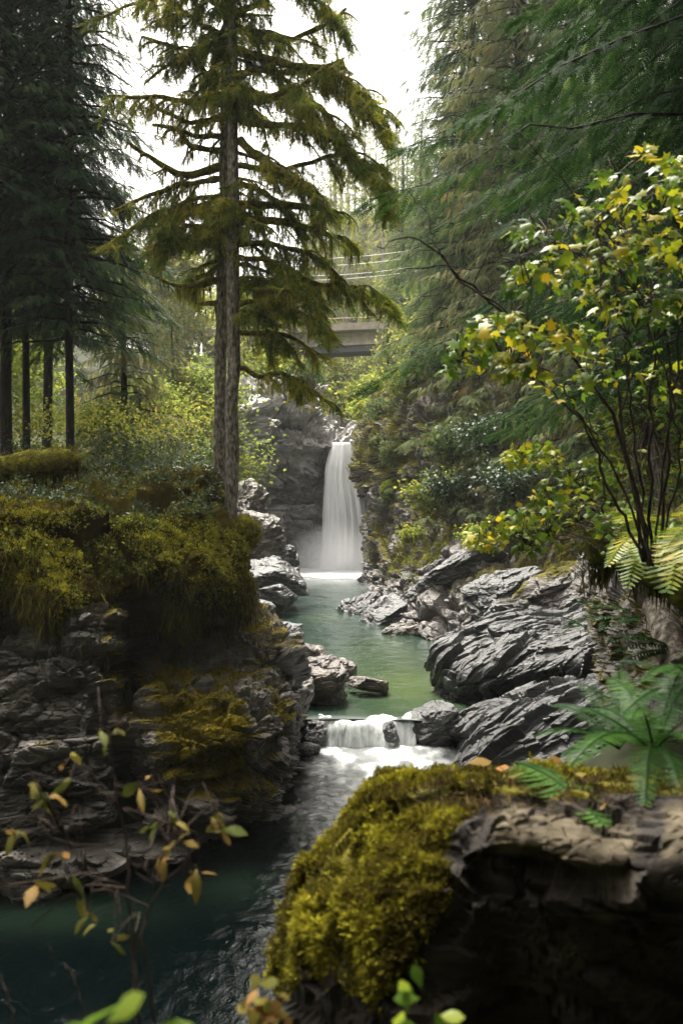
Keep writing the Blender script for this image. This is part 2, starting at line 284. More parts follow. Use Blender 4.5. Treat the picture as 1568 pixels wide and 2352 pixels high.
def ground_z(X, Y):
    X = np.atleast_1d(np.asarray(X, float)); Y = np.atleast_1d(np.asarray(Y, float))
    L = np.interp(Y, ys_l, xl); Rr = np.interp(Y, ys_r, xr)
    def tab(d, YS, T):
        T = np.array(T); cols = np.stack([np.interp(Y, YS, T[:, k]) for k in range(len(DS))], 1)
        k = np.clip(np.searchsorted(DS, d) - 1, 0, len(DS) - 2); D = np.array(DS, float)
        u = np.clip((d - D[k]) / (D[k + 1] - D[k]), 0, 1); i = np.arange(len(d))
        return cols[i, k] * (1 - u) + cols[i, k + 1] * u
    dl = np.maximum(L - X, 0); dr = np.maximum(X - Rr, 0)
    z = np.where(X < L, tab(dl, YL, TL), np.where(X > Rr, tab(dr, YR, TR), np.maximum(tab(dl * 0, YL, TL), tab(dr * 0, YR, TR))))
    near = sstep(3.0, 1.6, Y) * sstep(-7, -4, X)                    # the ledge the camera stands on
    z = np.where(X < 1.6, np.maximum(z, -2 + 5.2 * near), z)
    z = np.where(Y < -2.5, np.maximum(z, 3.2 + 1.3 * (-2.5 - Y)), z)  # unseen slope added to block light from behind the camera
    return z
def axis_pts(knots):
    return np.concatenate([np.arange(a, b, st) for a, b, st in knots])
gx = axis_pts([(-150, -40, 5), (-40, -12, 1.2), (-12, 14, .45), (14, 40, 1.2), (40, 151, 5)])
gy = axis_pts([(-30, 0, 2), (0, 30, .5), (30, 100, .8), (100, 285, 3)])
GX, GY = np.meshgrid(gx, gy); gxx, gyy = GX.ravel(), GY.ravel()
gz = ground_z(gxx, gyy)
pp = np.stack([gxx, gyy, gz], 1); gz = gz + .35 * fbm(pp * .35, 4, 3) * sstep(-1.2, .5, gz) + .1 * fbm(pp * 1.7, 3, 8)
nr_, nc_ = GX.shape
def grid_faces(nr, nc):
    i = np.arange(nr - 1)[:, None] * nc; j = np.arange(nc - 1)
    return np.stack([i + j, i + j + 1, i + nc + j + 1, i + nc + j], -1).reshape(-1, 4)
a = Acc(); a.add(np.stack([gxx, gyy, gz], 1), grid_faces(nr_, nc_))
obj("ground", a.mesh("ground", [M['soil']], True), kind="structure")

# ------------------------------------------------------------------ rock builders
def cr(Pts, n):
    """Catmull-Rom resample along axis 0"""
    Pts = np.asarray(Pts, float); m = len(Pts); t = np.linspace(0, m - 1, n); i = np.clip(np.floor(t).astype(int), 0, m - 2); u = (t - i)
    sh = (n,) + (1,) * (Pts.ndim - 1); u = u.reshape(sh)
    p0 = Pts[np.clip(i - 1, 0, m - 1)]; p1 = Pts[i]; p2 = Pts[i + 1]; p3 = Pts[np.clip(i + 2, 0, m - 1)]
    return .5 * (2 * p1 + (p2 - p0) * u + (2 * p0 - 5 * p1 + 4 * p2 - p3) * u * u + (3 * p1 - p0 - 3 * p2 + p3) * u ** 3)
def rockify(V, nb, seed, scales, aniso=2.6, fb=.06, crack=.35, strata=(), warp=.3, edge=.14):
    nb = norm(np.array(nb, float)); t1 = norm(np.cross(nb, [0.2, 1, 0])); t2 = np.cross(nb, t1)
    q0 = V @ np.stack([t1, t2, nb], 1); q0[:, 2] *= aniso
    q0 = q0 + .12 * np.stack([fbm(V * 1.3, 3, seed + 50), fbm(V * 1.3, 3, seed + 60), fbm(V * 1.3, 3, seed + 70)], 1)
    d = np.zeros(len(V))
    for n, (s, am) in enumerate(scales):
        f1, f2, cid, off = worley(q0 / s + n * 5.1, seed + n * 11)
        r = hsh(cid[:, 0], cid[:, 1], cid[:, 2], seed + n * 11 + 5) * 2 - 1
        tx = hsh(cid[:, 0], cid[:, 1], cid[:, 2], seed + n * 11 + 6) * 2 - 1; tz = hsh(cid[:, 0], cid[:, 1], cid[:, 2], seed + n * 11 + 7) * 2 - 1
        d += am * (.75 * r + .8 * tx * off[:, 0] + .6 * tz * off[:, 1] + .35 * off[:, 2])
        d -= am * crack * (1 - sstep(0, .14, f2 - f1))
    d += fb * fbm(V * 1.1, 5, seed + 90)
    wz = q0[:, 2] / aniso + .10 * fbm(V * .5, 3, seed + 33)
    for s, am in strata:
        k = wz / s + .35 * fbm(V * (.35 / s), 3, seed + 44); k = wz / s + warp * fbm(V * (.3 / s), 3, seed + 44); fr = k - np.floor(k); rnd = hsh(np.floor(k), np.floor(k) * 0, np.floor(k) * 0, seed)
        d += am * (.4 + rnd) * (sstep(0, edge, fr) * (1 - fr) - .35) * np.clip(.6 + 1.3 * fbm(V * (.3 / s), 2, seed + 46), 0, 1.3)
    return d
def grid_normals(G):
    du = np.gradient(G, axis=1); dv = np.gradient(G, axis=0); return norm(np.cross(du, dv))
def moss_value(V, Nn, seed, amt, up=.55, sc=.9):
    return np.clip(amt * (up * np.clip(Nn[:, 2], -.3, 1) + .75 * fbm(V * sc, 4, seed + 200) + .22), 0, 1)
def sheet(rows, res, nb, seed, scales, aniso=2.6, fb=.06, moss=.6, mup=.55, msc=.9, crack=.35, strata=(), warp=.3, edge=.14):
    """a rock face from a grid of layout points (bottom row first, left to right) that are placed at their own distance"""
    G = np.array([[P(*p) for p in r] for r in rows])
    Lu = np.linalg.norm(np.diff(G, axis=1), axis=2).sum(1).max(); Lv = np.linalg.norm(np.diff(G, axis=0), axis=2).sum(0).max()
    nu, nv = int(Lu / res) + 2, int(Lv / res) + 2
    G = cr(G, nv); G = cr(G.transpose(1, 0, 2), nu).transpose(1, 0, 2)
    Nn = grid_normals(G)
    if Nn[..., 1].mean() > 0: Nn = -Nn
    V = G.reshape(-1, 3); V = V + Nn.reshape(-1, 3) * rockify(V, nb, seed, scales, aniso, fb, crack, strata, warp, edge)[:, None]
    N2 = grid_normals(V.reshape(nv, nu, 3)).reshape(-1, 3)
    if N2[:, 1].mean() > 0: N2 = -N2
    mv = moss_value(V, N2, seed, moss, mup, msc) if np.isscalar(moss) else None
    return V, grid_faces(nv, nu), N2, mv
def sheet_obj(name, label, cat, mat, V, Fc, mv, group=None, kind=None, smooth=False):
    o0 = V.mean(0); o0[2] = V[:, 2].min()
    a = Acc(); a.add(V, Fc); me = a.mesh(name, [mat], smooth, o0); attr(me, "moss", mv)
    return obj(name, me, None, o0, label, cat, group, kind)
def ico(n):
    import bmesh
    bm = bmesh.new(); bmesh.ops.create_icosphere(bm, subdivisions=n, radius=1)
    v = np.array([x.co[:] for x in bm.verts]); f = np.array([[y.index for y in x.verts] for x in bm.faces]); bm.free(); return v, f
ICO = {n: ico(n) for n in (3, 4, 5, 6)}
def rotm(rx, ry, rz):
    from mathutils import Euler
    return np.array(Euler((rx, ry, rz)).to_matrix())
def boulder(center, size, rot, seed, sub=5, planes=14, sharp=1.0, det=.05, nb=(-.3, .1, .95)):
    """convex faceted block, roughened along its bedding"""
    rs = np.random.RandomState(seed); D, f = ICO[sub]
    n = norm(np.vstack([rs.normal(size=(planes, 3)), np.eye(3), -np.eye(3)])); d = np.concatenate([rs.uniform(.72, 1.0, planes), rs.uniform(.8, 1, 6)])
    dots = D @ n.T; r = np.where(dots > .05, d / np.maximum(dots, .05), 9)
    k = 14 * sharp; rr = -np.log(np.exp(-k * np.minimum(r, 3)).sum(1)) / k
    V = D * rr[:, None] * np.array(size) @ rotm(*rot).T + np.array(center)
    s = max(size)
    Nn = norm((V - center) / (np.array(size).mean()))
    V = V + Nn * rockify(V, nb, seed, [(s * .7, det * s * 1.2), (s * .28, det * s * .6), (s * .11, det * s * .25)], 2.4, det * s * .5, .35, [(s * .3, det * s * .8), (s * .1, det * s * .3)])[:, None]
    nrm = np.zeros_like(V); fn = np.cross(V[f[:, 1]] - V[f[:, 0]], V[f[:, 2]] - V[f[:, 0]])
    for c in range(3): np.add.at(nrm, f[:, c], fn)
    return V, f, norm(nrm)
def boulder_obj(name, label, mat, center, size, rot, seed, moss=.3, sub=5, group=None, cat="rock", **kw):
    V, f, Nn = boulder(np.array(center), size, rot, seed, sub, **kw)
    o0 = np.array(center); o0[2] = V[:, 2].min()
    a = Acc(); a.add(V, f); me = a.mesh(name, [mat], False, o0); attr(me, "moss", moss_value(V, Nn, seed, moss))
    return obj(name, me, None, o0, label, cat, group), V, Nn
# small tufts on mossy places
def tuft_tpl(n, seed, spread=.6):
    rs = np.random.RandomState(seed); v = []; f = []
    for i in range(n):
        az = rs.uniform(0, 6.28); d = np.array([math.cos(az) * spread, math.sin(az) * spread, 1]); d /= np.linalg.norm(d)
        s = np.array([-math.sin(az), math.cos(az), 0]) * .13; L = rs.uniform(.6, 1.1); b = np.array([math.cos(az), math.sin(az), 0]) * .12; k = len(v)
        v += [b - s, b + s, b + d * L * .6 + s * .8, b + d * L, b + d * L * .6 - s * .8]; f += [[k, k + 1, k + 2, k + 4], [k + 4, k + 2, k + 3, k + 3]]
    return np.array(v), np.array([[a_, b_, c_, d_] for a_, b_, c_, d_ in f])
def blades_tpl(n, seed, spread=.6, wd=.13):
    rs = np.random.RandomState(seed); v = []; f = []
    for i in range(n):
        az = rs.uniform(0, 6.28); d = np.array([math.cos(az) * spread, math.sin(az) * spread, 1]); d /= np.linalg.norm(d)
        s = np.array([-math.sin(az), math.cos(az), 0]) * wd; L = rs.uniform(.6, 1.1); b = np.array([math.cos(az), math.sin(az), 0]) * .12; k = len(v)
        v += [b, b + d * L * .5 + s, b + d * L - np.array([0, 0, .15]), b + d * L * .5 - s]; f += [[k, k + 1, k + 2, k + 3]]
    return np.array(v), np.array(f)
BL = (np.array([[0, 0, 0], [.5, .07, .03], [1, 0, 0], [.5, -.07, .03]]), np.array([[0, 1, 2, 3]]))
TUFT = blades_tpl(5, 1, .8)
def tufts(acc, V, Nn, sel, n, size, rs, tint=(.0, .6), mat=0, tpl=TUFT, jit=.5, j=.05):
    idx = np.where(sel)[0]
    if len(idx) == 0: return
    k = rs.choice(idx, n); pos = V[k] + rs.normal(size=(n, 3)) * j
    up = norm(Nn[k] + rs.normal(size=(n, 3)) * jit * .5 + [0, 0, .3]); B = basis(rs.normal(size=(n, 3)), up)
    acc.inst(tpl[0], tpl[1], pos, B, size * rs.uniform(.6, 1.4, n), mat, rs.uniform(*tint, n))

# ------------------------------------------------------------------ rock walls and rocks
SC_BIG = [(1.7, .34), (.6, .15), (.21, .06)]
# the cliff under the mossy left bank
rowsA = [
 [(-260,2130,13.2),(0,2085,14.2),(130,2050,14.8),(240,2020,15.2),(295,1965,16.9),(345,1985,15.8),(470,1945,16.6),(580,1900,17.9),(650,1862,19),(690,1850,20.3),(694,1770,23),(690,1700,26)],
 [(-260,1960,13.8),(0,1930,14.5),(130,1905,14.8),(240,1890,15.2),(295,1850,17.3),(345,1880,15.8),(470,1830,16.3),(580,1800,17.7),(640,1790,19.2),(682,1790,20.6),(685,1730,23),(684,1680,26)],
 [(-260,1780,14.5),(0,1760,14.9),(130,1740,15),(240,1720,15.3),(295,1700,17.8),(345,1740,15.9),(470,1700,16.2),(580,1690,16.8),(652,1680,17.9),(684,1690,20.6),(690,1690,23),(690,1660,26)],
 [(-260,1600,15.2),(0,1590,15.4),(130,1580,15.4),(240,1580,15.8),(295,1580,18.2),(345,1600,16.8),(470,1590,17.4),(570,1590,17.8),(650,1640,18.6),(684,1610,20.8),(688,1640,23.2),(686,1620,26)],
 [(-260,1450,15.8),(0,1440,16),(130,1430,16),(240,1430,16.6),(295,1470,18.6),(345,1500,18.3),(470,1510,19),(560,1520,19.6),(620,1530,20.2),(665,1520,21.4),(672,1560,23.6),(680,1570,26)],
 [(-260,1330,16.8),(0,1330,16.8),(130,1330,16.9),(240,1350,17.4),(295,1380,18.7),(345,1400,18.8),(470,1420,19.6),(540,1440,20.2),(590,1440,20.8),(645,1460,22),(660,1510,24),(672,1530,26)],
 [(-260,1240,19),(0,1240,19),(130,1240,19),(240,1250,19.5),(295,1270,20.5),(345,1290,20.8),(470,1300,21.5),(540,1300,22),(560,1380,23),(600,1430,24.5),(640,1480,26),(660,1500,27)],
 [(-260,1180,23),(0,1180,23),(130,1180,23),(240,1180,23),(295,1190,23.5),(345,1200,23.6),(470,1200,24),(530,1230,24.5),(545,1330,25.5),(570,1420,26.5),(610,1480,28),(640,1500,29)],
]
VA, FA, NA, mA = sheet(rowsA, .035, NB_L, 11, SC_BIG, 2.4, .09, .95, .5, .7, .45, [(.55, .16), (.17, .05)])
# the flank of the right-hand block is the mossiest part
xa = VA[:, 0] / VA[:, 1] * F + 784; ya = 1176 - (VA[:, 2] - CAM_Z) / VA[:, 1] * F
mA = np.clip(mA + .6 * sstep(330, 420, xa) * sstep(600, 540, xa) * sstep(1560, 1620, ya) * sstep(1900, 1750, ya) - .45 * sstep(1780, 1900, ya) - .25 * sstep(260, 180, xa) * sstep(1400, 1500, ya) - .8 * sstep(620, 680, xa) * sstep(1640, 1700, ya), 0, 1)
sheet_obj("rock_cliff", "tall grey cliff on the left bank with moss patches and a dark vertical cleft", "cliff", M['rock_left'], VA, FA, mA)

rowsE = [
 [(900,1310,88),(850,1338,77),(848,1360,66),(855,1400,56),(880,1432,48),(920,1452,43),(1010,1488,38.5),(1130,1520,35),(1320,1560,31)],
 [(880,1270,88),(858,1290,76.5),(866,1320,67),(885,1340,57),(925,1370,48.5),(975,1390,44),(1030,1420,40),(1140,1440,36.5),(1320,1440,33)],
 [(880,1220,88),(852,1230,76.5),(868,1250,67.5),(920,1270,58),(980,1290,50),(1040,1300,46),(1100,1310,42),(1190,1330,38.5),(1340,1340,35)],
 [(880,1150,88),(848,1150,76),(880,1170,68),(940,1180,60),(1010,1190,53),(1080,1200,49),(1150,1210,45),(1240,1230,41),(1380,1240,37)],
 [(860,1080,88),(824,1080,75.5),(860,1080,68.5),(930,1080,61.5),(1010,1080,55),(1090,1080,51),(1170,1090,47),(1270,1100,43),(1420,1110,39)],
 [(860,1000,89),(832,1010,76.5),(860,980,70),(930,960,63),(1010,950,57),(1090,940,53),(1180,940,49),(1290,940,45),(1440,950,42)],
 [(880,950,92),(852,965,80),(880,920,72),(950,890,66),(1030,860,60),(1110,840,56),(1200,820,52),(1310,800,48),(1460,800,45)],
 [(900,920,98),(870,930,86),(915,880,80),(980,840,72),(1060,800,66),(1140,780,62),(1230,760,58),(1330,740,54),(1480,740,50)],
]
VE, FE, NE, mE = sheet(rowsE, .09, NB_R, 23, [(4.2, .8), (1.5, .36), (.5, .13)], 2.3, .25, .85, .55, .35, .45, [(1.4, .5), (.4, .2)], .2, .08)
zE = VE[:, 2]; mE = np.clip(mE + .25 * sstep(4, 8, zE) - .5 * sstep(2.2, .4, zE), 0, 1)
sheet_obj("rock_cliff", "high overgrown cliff on the right, its foot dipping into the green pool", "cliff", M['rock_right'], VE, FE, mE)

rowsI = [
 [(470,1330,70),(560,1320,78),(620,1310,86),(690,1312,87.5),(745,1312,88.5),(800,1312,89),(870,1312,90),(950,1312,92)],
 [(470,1240,70),(560,1240,79),(620,1240,87),(690,1240,88.5),(745,1240,89),(800,1240,89.5),(870,1240,90.5),(950,1240,92)],
 [(470,1150,71),(560,1150,80),(620,1150,87.5),(690,1150,89.5),(745,1150,90),(800,1150,90.5),(870,1150,91),(950,1150,93)],
 [(470,1085,71),(560,1085,79.5),(620,1090,86.5),(690,1085,89),(745,1075,89.8),(800,1075,90),(870,1080,91),(950,1080,93)],
 [(470,1040,71),(560,1040,79),(620,1045,85.6),(690,1040,86.4),(740,1035,86.8),(800,1022,87.2),(870,1022,88.5),(950,1022,91)],
 [(470,980,72),(560,980,80),(620,990,86.5),(690,985,87.5),(735,990,88.2),(790,1012,88.5),(870,1010,91),(950,1000,94)],
 [(470,920,74),(560,920,83),(620,910,89),(690,890,91),(735,960,91.5),(790,1004,92),(870,1000,95),(950,960,98)],
 [(470,880,80),(560,880,89),(620,860,94),(690,850,97),(740,930,98),(790,998,98),(870,985,101),(950,930,104)],
]
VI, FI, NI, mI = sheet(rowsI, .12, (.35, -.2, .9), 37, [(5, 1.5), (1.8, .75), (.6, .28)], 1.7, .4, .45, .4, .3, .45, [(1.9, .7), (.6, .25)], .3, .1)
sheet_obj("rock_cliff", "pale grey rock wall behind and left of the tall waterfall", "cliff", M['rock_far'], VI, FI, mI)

NB_F = (-.47, .50, .88)
rowsF = [
 [(985,1610,28.5),(1042,1700,24.6),(1052,1775,22),(1120,1810,20.5),(1250,1850,19),(1450,1900,17.5),(1700,1920,17)],
 [(1006,1590,27.9),(1046,1680,25),(1062,1740,22.3),(1140,1730,21),(1280,1720,20),(1450,1720,19.2),(1700,1720,18.6)],
 [(1006,1570,28),(1050,1650,25.4),(1075,1655,23.6),(1135,1642,22.4),(1220,1612,21.6),(1330,1580,21),(1460,1560,20.4)],
 [(1006,1555,28.1),(1050,1615,26.4),(1080,1615,26),(1140,1606,25),(1225,1584,24.2),(1330,1562,23.4),(1450,1540,22.6)],
 [(1000,1515,28),(1046,1560,26),(1085,1566,25.2),(1150,1560,24.4),(1230,1540,23.8),(1330,1520,23.2),(1450,1490,22.4)],
 [(1004,1482,28.2),(1055,1510,26.6),(1100,1508,25.8),(1160,1488,25.2),(1240,1468,24.8),(1330,1470,24),(1450,1450,23)],
 [(1030,1470,29.5),(1105,1446,28.2),(1180,1434,27.6),(1250,1436,27),(1330,1450,26.2),(1450,1420,25),(1700,1380,24)],
 [(1050,1470,32),(1122,1404,30.6),(1200,1398,30),(1290,1402,29.6),(1350,1385,29),(1450,1340,28),(1700,1280,26)],
 [(1110,1480,35),(1185,1390,34),(1250,1345,33),(1330,1300,32),(1400,1270,31),(1480,1230,30),(1700,1180,28)],
]
for r_ in (2, 3, 4, 5): rowsF[r_][-1] = (1700, rowsF[r_][-1][1] - 40, rowsF[r_][-1][2] - 1.5)
VF, FF, NF, mF = sheet(rowsF, .024, NB_F, 41, [(2.4, .26), (.8, .11), (.28, .03)], 3.0, .05, .6, .4, .55, .1, [(.7, .24), (.26, .075), (.08, .012)], .14, .07)
xf = VF[:, 0] / VF[:, 1] * F + 784; yf = 1176 - (VF[:, 2] - CAM_Z) / VF[:, 1] * F
mF = np.clip(mF - .5 * sstep(1380, 1500, yf) * sstep(1500, 1380, xf) + .35 * sstep(1400, 1330, yf), 0, 1)
sheet_obj("rock_slab", "large wet layered rock slab sloping down to the right edge of the river", "rock", M['rock_wet'], VF, FF, mF)

RK = []
def rk(label, m, x, y, Y, size, rot, seed, moss=.2, sub=5, group=None, **kw):
    o, V, Nn = boulder_obj("boulder", label, M[m], P(x, y, Y), size, tuple(R(q) for q in rot), seed, moss, sub, group, **kw); RK.append((V, Nn)); return o
rk("dark wet boulder beside the small cascade, on its right", 'rock_wet', 996, 1672, 24.3, (.72, .8, .55), (6, -22, 10), 3, .1, det=.05, nb=NB_R)
rk("broad brown boulder jutting from the left bank above the small cascade", 'rock_brown', 735, 1560, 26.3, (.85, 1.1, .72), (8, 14, -20), 5, .1, 6, det=.06, planes=20)
rk("submerged rock ledge the small cascade pours over", 'rock_wet', 838, 1702, 24.75, (1.75, .55, .56), (0, 2, -4), 58, .0, 5, det=.03)
rk("small dark rock at the left end of the cascade lip", 'rock_wet', 722, 1690, 23.9, (.3, .45, .42), (0, 10, 10), 55, .05, 4, det=.06)
rk("wet stone splitting the small cascade near its right end", 'rock_wet', 893, 1683, 23.9, (.2, .4, .3), (0, -14, 10), 56, .0, 4, det=.06)
rk("small stone at the foot of the cascade on its left", 'rock_wet', 700, 1722, 23.0, (.28, .3, .2), (0, 10, 40), 57, .0, 4, det=.06)
rk("angular dark block leaning on the left bank beside the small cascade", 'rock_left', 660, 1600, 23.6, (.62, .9, 1.0), (0, 10, 15), 8, .25, 5, det=.05)
rk("low flat brown rock lying at the waterline right of the broad boulder", 'rock_brown', 850, 1572, 27.4, (.62, .5, .24), (0, 12, 5), 9, .1, 5, det=.06)
rk("pale flat rock behind the broad brown boulder", 'rock_brown', 705, 1505, 28.6, (.68, .7, .38), (4, 12, 25), 12, .05, 5, det=.05)
rk("small split rock behind the pale flat rock, touching the pool", 'rock_brown', 790, 1535, 28.8, (.45, .45, .3), (0, 16, -10), 14, .05, 4, det=.06)
rk("low grey rock shelf in the pool below the left bank", 'rock_wet', 648, 1448, 40, (.95, .9, .38), (0, 4, 10), 17, .05, 5, det=.06)
rk("dark rock at the left bank beside the low shelf", 'rock_left', 585, 1450, 36, (.8, 1.0, .55), (0, 8, 30), 19, .3, 5, det=.05)
rk("rounded grey boulder under the mossy burl of the leaning trunk", 'rock_wet', 610, 1325, 52, (1.9, 2.2, 1.05), (4, -10, 20), 21, .1, 6, det=.05, nb=(.3, 0, .95))
rk("blocky grey boulder with a square edge at the pool's left shore", 'rock_wet', 636, 1378, 48, (1.05, 1.3, .75), (0, -12, -10), 23, .05, 5, det=.05, nb=(.3, 0, .95))
rk("tall mossy boulder rising behind the leaning trunk at the gorge", 'rock_brown', 598, 1245, 62, (1.9, 2.2, 2.0), (0, 12, 30), 25, .45, 5, det=.06)
rk("dark boulder standing left of the waterfall's plunge pool", 'rock_wet', 640, 1285, 62, (1.35, 1.8, 1.1), (0, 14, 0), 27, .1, 5, det=.06)
rk("wedge of grey rock at the waterline under the blocky boulder", 'rock_wet', 590, 1402, 44, (.9, 1.0, .5), (0, -10, 20), 29, .1, 5, det=.05)
rk("narrow upright rock at the far left edge of the pool", 'rock_wet', 662, 1335, 56, (.55, .9, .95), (0, 5, 10), 31, .05, 4, det=.06)
rk("yellow mossy rock on the gorge side just right of the front trunk", 'rock_brown', 566, 1175, 66, (1.2, 1.8, 2.6), (0, 10, 20), 33, .7, 5, det=.06)
rk("pointed slate outcrop sticking into the pool from the right cliff", 'rock_wet', 825, 1405, 50, (1.15, 2.2, .85), (0, -24, 10), 35, .1, 6, det=.07, nb=NB_R)
rk("tilted slate slab lying against the right cliff foot", 'rock_wet', 878, 1412, 45.5, (1.15, 1.6, .62), (0, -34, 15), 37, .15, 5, det=.07, nb=NB_R)
rk("low broken slate at the waterline in front of the right cliff", 'rock_brown', 915, 1450, 41, (.9, .9, .36), (0, -14, 0), 39, .1, 5, det=.08, nb=NB_R)
rk("dark block with a flat face under the overgrown right cliff", 'rock_wet', 1150, 1370, 37.5, (1.6, 1.6, 1.05), (0, -26, 10), 43, .25, 6, det=.06, nb=NB_R)
rk("long slanting ledge of layered rock above the dark flat-faced block", 'rock_wet', 1040, 1315, 43, (2.6, 1.5, .7), (0, -30, 6), 45, .2, 6, det=.06, nb=NB_R)
rk("mossy orange-tinged rock above the large wet slab", 'rock_right', 1300, 1370, 31, (1.9, 1.6, .9), (0, -20, 10), 47, .75, 6, det=.06, nb=NB_R)
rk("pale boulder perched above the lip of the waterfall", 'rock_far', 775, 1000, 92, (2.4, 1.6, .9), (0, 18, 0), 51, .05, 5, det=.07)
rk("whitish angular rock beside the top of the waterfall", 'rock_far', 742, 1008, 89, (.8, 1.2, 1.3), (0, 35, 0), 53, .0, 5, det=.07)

# ------------------------------------------------------------------ water
def water_obj(name, mat, x0, x1, y0, y1, st, z, amp, sc, shallow, foam, seed, label=None):
    xs = np.arange(x0, x1, st); ys = np.arange(y0, y1, st); A, B = np.meshgrid(xs, ys); X, Y = A.ravel(), B.ravel()
    p = np.stack([X, Y * .6, X * 0], 1); Z = z + amp * fbm(p * sc, 4, seed) + amp * .5 * fbm(p * sc * 3.1, 3, seed + 7)
    fo = foam(X, Y); Z = Z + .06 * fo * fbm(p * 4, 3, seed + 3)
    a = Acc(); a.add(np.stack([X, Y, Z], 1), grid_faces(len(ys), len(xs))); me = a.mesh(name, [mat], True)
    attr(me, "shallow", np.clip(shallow(X, Y), 0, 1)); attr(me, "foam", np.clip(fo, 0, 1)); return obj(name, me, kind="structure")
def blob(X, Y, cx, cy_, rx, ry, p=1.0):
    return np.exp(-(((X - cx) / rx) ** 2 + ((Y - cy_) / ry) ** 2) ** p)
def sh_up(X, Y):
    n = fbm(np.stack([X * .5, Y * .25, X * 0], 1), 4, 5)
    return 1.1 * blob(X, Y, 2.2, 29, 1.8, 4) + .35 * blob(X, Y, 1.2, 36, 2, 4) + .55 * n * blob(X, Y, 1, 33, 3, 9) + .5 * blob(X, Y, -.9, 47, .9, 2.5)
def fo_up(X, Y):
    n = fbm(np.stack([X * .8, Y * .5, X * 0], 1), 4, 6)
    return sstep(74, 84, Y + 2 * n) * .9 + .3 * sstep(60, 80, Y + 6 * n)+ .12 * sstep(24.6, 24.1, Y)
water_obj("water", M['water_up'], -7, 9, 24.0, 92, .12, 0, .035, .9, sh_up, fo_up, 21)
def fo_low(X, Y):
    n = fbm(np.stack([X * 2.2, Y * 1.1, X * 0], 1), 5, 9); n2 = fbm(np.stack([X * 5, Y * 1.6, X * 0], 1), 4, 12)
    core = 1.3 * blob(X, Y, .75, 23.4, 1.35, .8, 1.5) + .8 * blob(X, Y, 1.15, 22.1, 1.25, 1.1) + .5 * blob(X, Y, .5, 19.9, .8, 1.7)
    return .85 * np.clip(core, 0, 1) ** 1.2 * (.25 + .75 * sstep(-.35, .45, n + .6 * n2)) + .25 * np.clip(n2, 0, 1) * blob(X, Y, .3, 18.5, .9, 3)
water_obj("water", M['water_low'], -17, 4, 1.0, 24.3, .06, -.58, .013, 1.5, lambda X, Y: .5 * blob(X, Y, -4.2, 13.8, 1.4, .6) + .4 * blob(X, Y, -1.6, 15, .6, .8), fo_low, 31)
# small cascade between the two pools
def curtain(name, mat, x0, x1, n, prof, wob, seed, label, cat, edgew=.15, thick=.0, zs=.35):
    s = np.linspace(0, 1, n); m = 46; t = np.linspace(0, 1, m); S, T = np.meshgrid(s, t)
    q = np.stack([S.ravel() * (x1 - x0) * wob[1], T.ravel() * zs, S.ravel() * 0], 1); d = fbm(q, 4, seed)
    xs, yy, zz, hw = prof(S.ravel(), T.ravel())
    V = np.stack([xs, yy - d * wob[0] * (.25 + .75 * T.ravel()), zz + d * wob[2] * (1 - T.ravel())], 1)
    a = Acc(); a.add(V, grid_faces(m, n)); me = a.mesh(name, [mat], True); attr(me, "edge", hw)
    return obj(name, me, None, (0, 0, 0), label, cat)
def prof_c(S, T):
    x = -.55 + S * 2.3; nzz = fbm(np.stack([S * 5, S * 0, S * 0], 1), 3, 17); n4 = fbm(np.stack([S * 16, S * 0, S * 0], 1), 2, 19); lipY = 24.2 - .3 * np.sin(S * 3.1) + .45 * nzz + .1 * n4
    out = (.62 + .5 * nzz + .25 * n4) * T ** (.6 + .3 * nzz); return x + .08 * (T * (S - .5)), lipY + .25 - out * (T > 0) , .02 + .07 * nzz * (1 - T) + .03 * n4 - .66 * np.clip(T + .25 * n4 * T * (1 - T), 0, 1) ** (2.0 + 1.6 * nzz) , .10 + .30 * T ** 2 - .25 * sstep(.06, 0, S) - .25 * sstep(.95, 1, S) + .05
curtain("cascade", M['cascade'], -.55, 1.75, 220, prof_c, (.22, 2.6, .04), 71, "small white cascade pouring over a rock lip between the two pools", "cascade")
# tall waterfall: a thick bundle of curtains
def wf_layer(dy, inset, seed, me_acc, edges):
    n, m = 150, 90; s = np.linspace(0, 1, n); t = np.linspace(0, 1, m); S, T = np.meshgrid(s, t); S = S.ravel(); T = T.ravel()
    xl_ = np.interp(T, [0, .04, .2, .45, .8, 1], [757, 756, 745, 740, 736, 733]); xr_ = np.interp(T, [0, .04, .3, .42, .6, 1], [816, 817, 822, 836, 846, 850])
    xl_ = xl_ + inset; xr_ = xr_ - inset; yy = 1014 + T * 298
    Yd = 87.2 - dy - 1.3 * np.sqrt(np.clip(T, 0, 1)) * 1.0
    d = fbm(np.stack([S * 9, T * .8, S * 0 + dy], 1), 4, seed)
    x = xl_ + (xr_ - xl_) * S; roll = np.sqrt(np.clip(1 - (2 * S - 1) ** 2, 0, 1))
    Yd = Yd - .9 * roll + .9 - d * .55 * (.2 + T)
    Z = CAM_Z - (yy - 1176) / F * 86.0; V = np.stack([(x - 784) / F * 86.0, Yd, Z], 1)
    me_acc.add(V, grid_faces(m, n)); edges.append(.28 - .5 * sstep(.05, 0, S) - .5 * sstep(.95, 1, S) + .25 * sstep(.75, 1, T) + .08 * d)
a = Acc(); ed = []; wf_layer(0, 0, 81, a, ed); wf_layer(.35, 4, 87, a, ed); wf_layer(-.5, 1, 93, a, ed)
